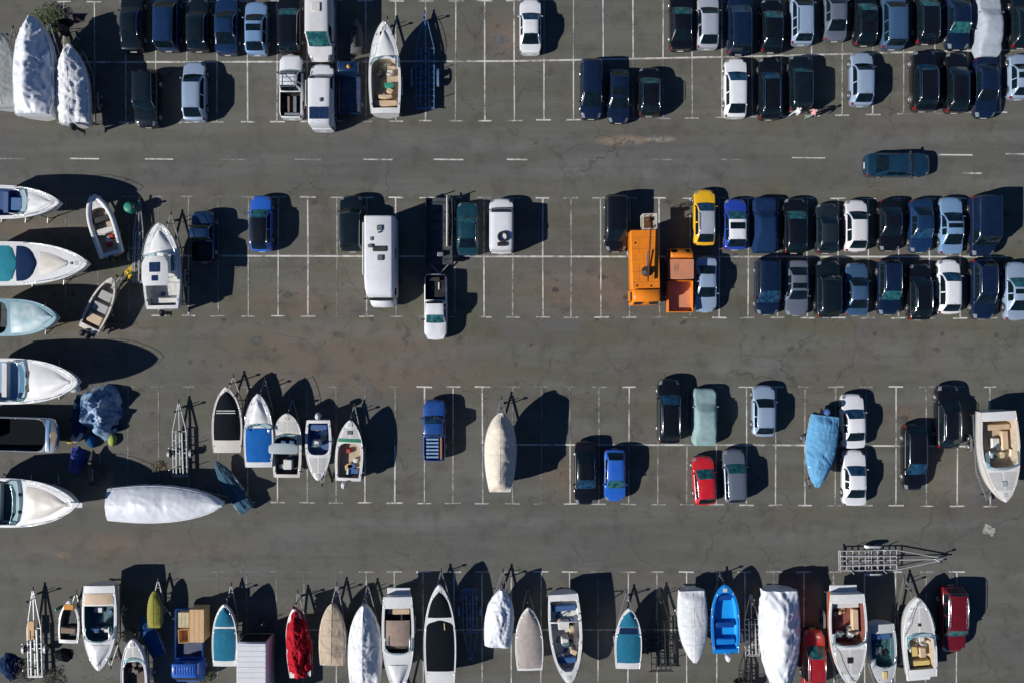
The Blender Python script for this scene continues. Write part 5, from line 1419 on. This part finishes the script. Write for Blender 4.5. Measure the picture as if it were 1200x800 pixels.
boat((737, 712), (736, 783), 31, 'boat under a teal two piece cover, alone right of the open boat', 'lone teal covered boat', D=1.05, patches=[(.10, .58, .10, .08, CV['teal'], 'cockpit_cover', 0), (.69, .95, .10, .10, CV['teal'], 'bow_cover', .1)], seed=38.2, tongue=.9, items=[('stripes', .585, .68, -.8, .8, CV['navy'], .03)])
boat((814, 775), (811, 692), 33, 'boat bow down under a dusty white cover with faded red marks', 'red marked white covered boat', D=1.1, full=(CV['white'], .26, .3, .035, 'flat'), seed=39.7, winch=False, items=[('stripes', .50, .62, -.30, .15, mat('faded_red_print', (.42, .16, .15), .8, dirt=.5), .33), ('stripes', .36, .48, -.55, -.15, MATS['faded_red_print'], .335)], tongue=.3)
boat((849, 684), (851, 765), 33, 'bright blue fishing boat with blue benches and white engine', 'bright blue fishing boat', D=.95, fl=3.4, hull=GELB, deck=GELB, cock=(.06, .88), side=.18, floor=gel('azure', (.015, .33, .80)), seed=40.1, items=[('bench', .16, GELB), ('box', 'thwart', 0, .40, 1.5, .45, .36, gel('deep_blue', (.008, .06, .28))), ('bench', .80, gel('deep_blue', (.008, .06, .28)))], engine=[(0.1, GELW)], tongue=.5)
boat((915, 815), (915, 692), 45, 'large boat wrapped in pale white film, lower right', 'large pale wrapped boat', D=1.5, full=(WRAP, .85, .7, .16, 'ridge'), seed=41.8, tandem=True, fl=2.4, winch=False)
boat((996, 802), (993, 696), 44, 'white cruiser bow down with an orange side and red floor', 'orange sided cruiser', D=1.55, zb=.7, cock=(.10, .56), floor=FLOORR, hullb=GELO, screen=(.55, .3, .8), seed=42.4, tandem=True, hatches=[(.72, 0, .45, BLACK)], rail=True, items=[('bench', .14, VINYLW), ('box', 'side_couch', -.78, .33, .5, 2.0, .42, VINYLB), ('seat', .5, .47, VINYLW), ('seat', -.4, .48, VINYLW), ('clutter', .2, .48, 5, (VINYLW, VINYLB, WOODPALE))], platform=True, winch=False)
boat((1037, 806), (1033, 731), 32, 'grey white boat bow down with dark teal cockpit, next to the orange sided cruiser', 'dark cockpit boat', D=1.0, cock=(.14, .66), floor=FLOORT, screen=(.64, .25, .5), seed=43.3, items=[('bench', .2, VINYLBL), ('clutter', .3, .55, 4, (RUBBER, VINYLK, VINYLBL)), ('box', 'bow_cushion', .0, .78, .35, .6, .08, VINYLY, 1.1)], winch=False, deck=gel('pale_grey', (.52, .54, .55)))
boat((1074, 699), (1081, 793), 38, 'white cruiser bow up with yellowish cushions, beside the dark red off-roader', 'yellow cushioned cruiser', D=1.35, cock=(.10, .50), floor=FLOORB, screen=(.52, .3, .9), side=.24, hatches=[(.66, 0, .24, BLACK)], seed=44.9, tandem=True, items=[('bench', .15, VINYLY), ('box', 'cushion', -.3, .30, .55, .8, .4, VINYLY), ('box', 'cushion', .35, .28, .5, .8, .42, VINYLB), ('seat', .35, .44, VINYLW), ('clutter', .2, .42, 5, (VINYLY, VINYLB, VINYLW))], rail=True, platform=True)

# ------------------------------------------------------------------ bare trailers
def bare_trailer(tip, end, wpx, label, m=None, h=.5, **kw):
    ax, ay = P(*tip, h); bx, by = P(*end, h)
    Lt = math.hypot(ax - bx, ay - by)
    rz = math.atan2(ay - by, ax - bx) - PI / 2
    tongue = kw.pop('tongue', 1.0)
    back = kw.pop('back', .48)
    L = (Lt - tongue) / (.5 + back)
    cx = bx + (ax - bx) / Lt * L * back; cy = by + (ay - by) / Lt * L * back
    t = boat_trailer(cx, cy, rz, L, wpx * MPP, label, tongue=tongue, back=back, m=m, group='bare boat trailers', **kw)
    hx = max(.38, wpx * MPP / 2 - .42)
    for s in (-1, 1):
        MB().beam((s * hx * .5, -L * back + .1, .53), (s * hx * .42, L * kw.get('kn', .22) - .1, .53), .09, .07).build('bunk_board', m or GALV, t)
        for yy in (-L * .36, -L * .02): MB().beam((s * (hx + .02), yy, .43), (s * (hx + .10), yy, .95), .05, .05).build('guide_post', m or GALV, t)
    MB().beam((0, -L * back, .43), (0, L * .5 + tongue - .3, .43), .07, .09).build('spine_beam', m or GALV, t)
    return t
GALVB = mat('blue_trailer_steel', (0.10, 0.24, 0.46), .5, .3, dirt=.4)
GALVW = mat('white_trailer_steel', (0.62, 0.63, 0.64), .45, .3, dirt=.4)
bare_trailer((498, 14), (498, 127), 33, 'bare bluish boat trailer with slender tongue beside the white boat at the top', GALVB, tandem=True, bars=11)
bare_trailer((163, 233), (160, 331), 22, 'bare trailer lying in shade left of the hardtop cruiser', None, bars=7)
bare_trailer((209, 470), (211, 558), 28, 'bare trailer standing alone half in shade, left of the row of five boats', None, bars=6)
bare_trailer((38, 690), (41, 793), 28, 'bare white trailer with a wooden plank in the bottom left corner', GALVW, bars=7, kn=.15)
bare_trailer((773, 690), (775, 786), 34, 'bare dark trailer in shade between the teal and red marked boats', DARK, tandem=True, bars=9)
bare_trailer((880, 694), (882, 768), 28, 'bare trailer right of the bright blue fishing boat', GALVW, bars=8)
bare_trailer((873, 762), (874, 822), 26, 'bare dark slatted trailer cut by the bottom edge below the blue boat', DARK, bars=9, winch=False, tongue=.6)
bare_trailer((1108, 655), (984, 657), 35, 'long bare silver trailer lying across the lane end, lower right', GALVW, tandem=True, bars=10, kn=.12)
bare_trailer((552, 776), (550, 690), 28, 'bare navy trailer in shade right of the long black covered boat', GALVB, bars=7)

o = MB().rbox((0, 0, 0), (.55, 1.5, .05), .01).build('wooden_board', WOODPALE, None, (*P(36.5, 738, .5), .515)); o['label'] = 'wooden board lying on the bare white trailer bottom left'; o['category'] = 'board'

# ------------------------------------------------------------------ heaps, crates, drums
def heap(px, py, rx, ry, h, m, label, seed, name='tarp_heap', extras=(), rot=0.0):
    x, y = P(px, py, h * .5)
    t = thing(name, label, 'heap', (x, y, 0), rot)
    rows = []
    nr, na = 26, 72
    for i in range(nr + 1):
        f = i / nr
        row = []
        for k in range(na):
            a = 2 * PI * k / na
            edge = 1 + .28 * nz(math.cos(a) * 1.6 + seed, math.sin(a) * 1.6, seed) + .12 * nz(math.cos(a) * 5 + seed, math.sin(a) * 5, seed)
            r = f * edge
            X, Yy = rx * r * math.cos(a), ry * r * math.sin(a)
            w1 = nz(X * .8 + seed, Yy * .8, 5)
            z = h * (1 - f ** 2.2) * (.85 + .55 * nz(X * .9 + seed, Yy * .9, 1)) + (1 - f ** 5) * h * (.44 * (.4 - 1.8 * abs(nz(X * .8 + w1, Yy * 1.0 + seed, 2))) + .10 * (.4 - 1.8 * abs(nz(X * 2.2 + w1, Yy * 2.2, seed))) + .06 * nz(X * 8, Yy * 8, seed))
            if f == 1: z = .012
            row.append((X, Yy, max(.012, z)))
        rows.append(row)
    q = MB(True); q.grid(rows, True); q.build('tarpaulin', m, t)
    for e in extras: e(t)
    return t
def straps(col, n, h, rx, ry, seed):
    def f(t):
        mm = mat('strap_%d' % int(seed * 10), col, .7)
        for k in range(n):
            a = seed + k * 2.1
            pts = [(rx * .8 * math.cos(a) * s, ry * .8 * math.sin(a) * s + .25 * math.sin(s * 5 + k), h * (1 - abs(s) ** 2.6) * 1.08 + .10) for s in [.25 + .75 * j / 14 for j in range(15)]]
            MB(True).tube(pts, .045, 6).build('tie_rope', mm, t)
    return f
heap(113, 481, 1.95, 2.05, 1.55, mat('blue_sheeting', (0.025, 0.13, 0.30), .32, 0, .3, 1.0, 1.5, (0.50, 0.58, 0.66), .4, 5), 'heap under shiny blue sheeting with yellow ropes, left', 3.7, extras=[straps((.55, .60, .03), 1, 1.2, 1.3, 1.2, 2.6)])  # white highlights of the shiny sheet are mixed into its colour
heap(90, 488, .55, 1.9, 1.0, CV['navy'], 'narrow dark blue sheeted bundle left of the shiny blue heap', 8.8)
heap(88, 540, .75, 1.1, .55, mat('royal_sheet', (.012, .03, .25), .5, dirt=.3), 'low royal blue sheet in shade below the shiny blue heap', 5.5)
heap(155, 320, .62, .62, .32, mat('yellow_net', (.62, .42, .02), .85, dirt=.6, dscale=5, dcol=(.25, .15, .02), bump=.6), 'yellow heap of netting beside the hardtop cruiser', 6.1, name='net_heap')
heap(9, 782, .9, 1.1, .6, CV['navy'], 'dark sheeted heap in the bottom left corner', 2.9)
heap(72, 768, .8, .5, .4, CV['black'], 'low black sheet heap below the little white dinghy', 4.4)

# dark personal watercraft below the blue heap
def watercraft(px, py, rz, label, body, seat):
    x, y = P(px, py, .6)
    t = thing('jet_ski', label, 'jet ski', (x, y, 0), rz, 'jet skis on the ground')
    L, B = 2.9, 1.1
    rows = []
    for k in range(15):
        u = k / 14
        bb = B / 2 * (1 - max(0, (u - .35) / .65) ** 2.4) * (.85 + .15 * sstep(u * 4)) + .02
        zk_ = .10 + .3 * max(0, (u - .6) / .4) ** 2
        top = .55 + .22 * math.sin(PI * clamp((u - .3) / .6))
        y_ = (u - .5) * L
        rows.append([(-.02, y_, zk_), (-bb * .7, y_, zk_ + .1), (-bb, y_, .42), (-bb * .8, y_, .50), (-bb * .45, y_, top), (0, y_, top + .05), (bb * .45, y_, top), (bb * .8, y_, .50), (bb, y_, .42), (bb * .7, y_, zk_ + .1), (.02, y_, zk_)])
    q = MB(True); q.grid(rows); q.poly(rows[0][::-1]); q.poly(rows[-1]); q.build('hull', body, t)
    MB(True).rbox((0, -.45, .60), (.36, 1.2, .28), .1).build('seat', seat, t)
    MB(True).rbox((0, .42, .72), (.42, .4, .22), .08).build('dash', BLACK, t)
    MB(True).tube([(-.38, .22, .98), (0, .34, .96), (.38, .22, .98)], .025, 6).build('handlebar', BLACK, t)
    MB(True).tube([(0, .34, .9), (0, .34, .97)], .04, 6).build('steering_column', BLACK, t)
    for s in (-.28, .28): MB().rbox((s, 0, 0), (.1, 2.0, .17), .02).build('skid', GALV, t)
    return t
watercraft(108, 548, 0, 'black jet ski in shade below the shiny blue heap', VINYLK, RUBBER)
watercraft(417, 41, 0, 'dark grey jet ski left of the white boat at the top', mat('jetski_grey', (.10, .105, .11), .4, dirt=.3), VINYLK)

def drum(px, py, r, h, m, label):
    x, y = P(px, py, h)
    t = thing('barrel', label, 'barrel', (x, y, 0))
    MB(True).lathe_z((0, 0, 0), [(r * .95, 0), (r, .03), (r, h * .32), (r * 1.04, h * .34), (r, h * .36), (r, h * .64), (r * 1.04, h * .66), (r, h * .68), (r, h - .03), (r * .96, h)], 24).build('barrel_body', m, t)
    MB(True).lathe_z((0, 0, h - .03), [(r * .9, 0), (r * .9, .05), (r * .5, .09), (.01, .1)], 24).build('lid', m, t)
drum(150.5, 243, .42, 1.1, mat('green_plastic', (.02, .24, .16), .45, dirt=.3), 'round green plastic barrel beside the aslant inflatable')
drum(66, 714, .14, .5, MATS['green_plastic'], 'slim green canister beside the little white dinghy')

# outboard motor on a stand, top left
x, y = P(78, 38, .8)
t = thing('outboard_motor', 'black outboard motor with a red flash on a stand, top left', 'outboard motor', (x, y, 0), .4)
q = MB(True); rr = [[(a * math.cos(2 * PI * j / 14), c_ * math.sin(2 * PI * j / 14), z) for j in range(14)] for z, a, c_ in ((.85, .24, .36), (.9, .32, .46), (1.2, .34, .5), (1.42, .28, .42), (1.5, .12, .2))]
q.grid(rr, True); q.poly(rr[-1]); q.poly(rr[0][::-1]); q.build('cowl', BLACK, t)
MB(True).rbox((0, .05, 1.49), (.18, .55, .03), .01).build('red_flash', VINYLR, t)
MB(True).rbox((0, 0, .25), (.2, .34, .62), .05).build('leg', GELN, t)
MB(True).rbox((0, -.05, .18), (.10, .7, .12), .04).build('gear_case', BLACK, t)
for s in (-1, 1):
    MB().beam((s * .45, .5, .02), (s * .12, .2, .85), .05, .05).build('stand_leg', GALV, t)
    MB().beam((s * .45, -.5, .02), (s * .12, .2, .85), .05, .05).build('stand_leg', GALV, t)
for (px, py, lab, mm, h) in ((70, 27, 'dark folded canopy bundle above the outboard motor, top left', CV['black'], .7), (88, 20, 'purplish black sheet bundle at the top left beyond the outboard motor', mat('plum_sheet', (.03, .012, .03), .7), .5)):
    heap(px, py, .65, .45, h, mm, lab, px * .1)

# crates and the blue skip
def crate(px, py, sx, sy, sz, label, m, rz=0.0, z0=0.0, open_top=False, name='plywood_crate'):
    x, y = P(px, py, z0 + sz)
    t = thing(name, label, 'crate', (x, y, z0), rz, 'plywood crates')
    if open_top:
        MB().rbox((0, 0, .0), (sx, sy, .06), .01).build('floor', m, t)
        for s in (-1, 1):
            MB().rbox((s * (sx / 2 - .025), 0, .062), (.05, sy, sz - .062), .01).build('side_wall', m, t)
            MB().rbox((0, s * (sy / 2 - .025), .062), (sx - .104, .05, sz - .062), .01).build('end_wall', m, t)
    else:
        n = max(3, int(sx / .3))
        MB().rbox((0, 0, .0), (sx - .04, sy - .04, sz - .03), .01).build('box_body', m, t)
        for k in range(n): MB().rbox((-sx / 2 + (k + .5) * sx / n, 0, sz - .028), (sx / n - .015, sy, .028), .006).build('lid_board', m, t)
    return t
crate(230.5, 733, 1.15, 2.6, 1.1, 'tall pale plywood crate on the bed of the blue truck', WOODPALE, z0=.785)
crate(215, 726, .85, 1.2, .9, 'small cream crate on the blue truck left of the tall one', mat('cream_board', (.60, .50, .30), .8, dirt=.4), 0, z0=.785)
crate(215, 745, .85, 1.1, .6, 'open plywood crate with dark inside on the blue truck', WOODPALE, .06, open_top=True, z0=.785)
# loose sacks by the blue heap
def sack(px, py, r, h, m, label, rz):
    x, y = P(px, py, h)
    rows = [[(r * k * math.cos(2 * PI * j / 14) * (1 + .2 * nz(j, k * 3, px)), r * .65 * k * math.sin(2 * PI * j / 14) * (1 + .2 * nz(j, k * 3, py)), z * h) for j in range(14)] for k, z in ((.8, 0), (1, .15), (1.02, .5), (.8, .85), (.4, 1), (.05, 1.0))]
    q = MB(True); q.grid(rows, True)
    o = q.build('sack', m, None, (x, y, .004), rz)
    o['label'] = label; o['category'] = 'sack'; o['group'] = 'sacks round the blue heap'
for k, (px, py, r, h, m, lab) in enumerate(((84, 455, .5, .5, VINYLW, 'white sack above left of the shiny blue heap'), (88, 512, .55, .4, VINYLW, 'white sack below left of the shiny blue heap'), (130, 516, .5, .4, mat('lime_sack', (.32, .40, .05), .7, dirt=.4), 'lime green sack below right of the shiny blue heap'),
                                   (104, 517, .6, .5, CV['tarpblue'], 'blue sack just below the shiny blue heap'), (134, 502, .4, .5, CV['navy'], 'navy sack at the right foot of the shiny blue heap'), (82, 516, .4, .3, mat('ochre_sack', (.42, .26, .06), .8), 'ochre sack left below the shiny blue heap'))):
    sack(px, py, r, h, m, lab, k * .7)

# ------------------------------------------------------------------ weeds and bushes
LEAF = mat('leaf_green', (0.055, 0.085, 0.028), .7, dirt=.6, dscale=5, dcol=(.10, .11, .04))
TWIG = mat('twig', (.09, .065, .045), .85)
def bush(px, py, r, h, n, label, name='bush', leaf=None):
    x, y = P(px, py, h * .5)
    t = thing(name, label, 'bush', (x, y, 0), 0, 'bushes and weeds')
    rnd = random.Random(int(px * 13 + py))
    q = MB(); s = MB(True)
    for k in range(9):
        a = rnd.uniform(0, 2 * PI); rr = rnd.uniform(.2, .9) * r
        s.tube([(0, 0, 0), (rr * .4 * math.cos(a), rr * .4 * math.sin(a), h * .5), (rr * math.cos(a), rr * math.sin(a), h * rnd.uniform(.6, 1))], [.02, .012, .005], 5)
    s.build('stems', TWIG, t)
    for k in range(n):
        a = rnd.uniform(0, 2 * PI); rr = r * math.sqrt(rnd.random()) * (1 + .35 * nz(math.cos(a) * 2, math.sin(a) * 2, px))
        z = h * rnd.uniform(.15, 1.0) * (1 - .5 * (rr / r / 1.3) ** 2)
        c = Vector((rr * math.cos(a), rr * math.sin(a), z))
        u = Vector((rnd.uniform(-1, 1), rnd.uniform(-1, 1), rnd.uniform(-.5, .5))).normalized()
        v = u.cross(Vector((rnd.uniform(-.5, .5), rnd.uniform(-.5, .5), 1))).normalized()
        l = rnd.uniform(.05, .11)
        q.add([c - u * l, c + v * l * .45, c + u * l, c - v * l * .45], [(0, 1, 2, 3)])
    q.build('leaves', leaf or LEAF, t)
bush(56, 22, 1.3, .7, 900, 'green bush behind the torn wrapped boat, top left')
bush(62, 25, .8, .5, 400, 'low weeds between the torn wrapped boat and the outboard motor')
bush(24, 788, 1.1, .5, 380, 'dark scrub under the bare white trailer, bottom left corner', leaf=mat('dead_scrub', (.05, .048, .04), .9))
bush(60, 795, .9, .4, 240, 'scrub at the bottom edge left of the cream benched boat', leaf=MATS['dead_scrub'])
bush(150, 745, .55, .5, 400, 'pale weedy clump at the bow of the lilac rimmed boat', leaf=mat('pale_weed', (.34, .33, .24), .9, dirt=.5))
bush(240, 793, .5, .4, 260, 'grass tuft right of the blue truck at the bottom edge')
bush(186, 547, .55, .2, 90, 'dry tuft near the bare trailer standing alone', leaf=mat('dry_grass', (.19, .14, .075), .9))

# ------------------------------------------------------------------ two people
SKIN = mat('skin', (.42, .25, .17), .6, dirt=.05)
HAIR = mat('hair_brown', (.05, .03, .02), .7, dirt=.1)
def person(px, py, face, stride, shirt, trousers, label, hairm):
    x, y = P(px, py)
    t = thing('person', label, 'person', (x, y, 0), face, 'people walking behind the parked cars')
    V, E, RD = [], [], []
    def add(p, r, par=None):
        V.append(p); RD.append(r)
        if par is not None: E.append((par, len(V) - 1))
        return len(V) - 1
    pel = add((0, 0, .95), .135)
    wst = add((0, .01, 1.10), .125, pel); ch = add((0, .02, 1.30), .15, wst); nb = add((0, .01, 1.46), .075, ch)
    nk = add((0, .02, 1.53), .058, nb); h0 = add((0, .04, 1.60), .082, nk); h1 = add((0, .035, 1.68), .092, h0); h2 = add((0, .03, 1.745), .06, h1)
    for s in (-1, 1):
        sw = s * stride
        hip = add((s * .10, 0, .90), .105, pel); kn = add((s * .105, .12 * sw + .04, .50), .066, hip); an = add((s * .105, .30 * sw - .02, .09 + (.05 if sw < 0 else 0)), .045, kn)
        add((s * .11, .30 * sw + .14, .045), .04, an)
        sh = add((s * .185, .01, 1.41), .068, ch); el = add((s * .245, -.14 * sw - .03, 1.14), .047, sh); wr_ = add((s * .25, -.22 * sw + .08, .93), .034, el)
        pm = add((s * .248, -.24 * sw + .12, .86), .036, wr_)
        for j in range(4): add((s * .25 + (j - 1.5) * .018, -.25 * sw + .15 + .006 * j, .785 - .012 * (1.5 - abs(j - 1.5))), .010, pm)
        add((s * .215, -.24 * sw + .16, .845), .011, pm)
    me = bpy.data.meshes.new('body'); me.from_pydata(V, E, []); me.update()
    o = bpy.data.objects.new('body_cage', me); COL.objects.link(o)
    md = o.modifiers.new('skin', 'SKIN')
    if not me.skin_vertices: return t
    for i, r in enumerate(RD): me.skin_vertices[0].data[i].radius = (r, r)
    me.skin_vertices[0].data[0].use_root = True
    o.modifiers.new('sub', 'SUBSURF').levels = 1
    dg = bpy.context.evaluated_depsgraph_get()
    me2 = bpy.data.meshes.new_from_object(o.evaluated_get(dg))
    bpy.data.objects.remove(o)
    me2.name = 'body'
    me2.materials.clear()
    for m in (SKIN, shirt, trousers, BLACK): me2.materials.append(m)
    for p in me2.polygons:
        c = p.center; p.use_smooth = True
        arm = abs(c.x) > .17 and c.z < 1.5 and c.z > .7
        if c.z < .10: k = 3
        elif c.z > 1.47: k = 0
        elif arm and c.z < 1.12: k = 0
        elif c.z < 1.0: k = 2
        else: k = 1
        p.material_index = k
    b = bpy.data.objects.new('body', me2); COL.objects.link(b); b.parent = t
    q = MB(True).lathe_z((0, .015, 1.66), [(.098, -.02), (.105, .03), (.095, .08), (.06, .118), (.01, .13)], 14); q.build('hair', hairm, t)
    return t
person(928, 136, R(-60), 1, mat('pale_shirt', (.62, .66, .68), .8, dirt=.1), mat('light_trousers', (.42, .46, .46), .8, dirt=.1), 'person in pale clothes walking behind the black off-roader, left of two', mat('hair_fair', (.5, .5, .48), .7))
person(946, 138, R(-80), -1, mat('pink_shirt', (.66, .30, .30), .8, dirt=.1), mat('green_trousers', (.14, .22, .18), .8, dirt=.1), 'person in a pink top walking behind the black off-roader, right of two', mat('hair_pinkish', (.48, .30, .26), .7))
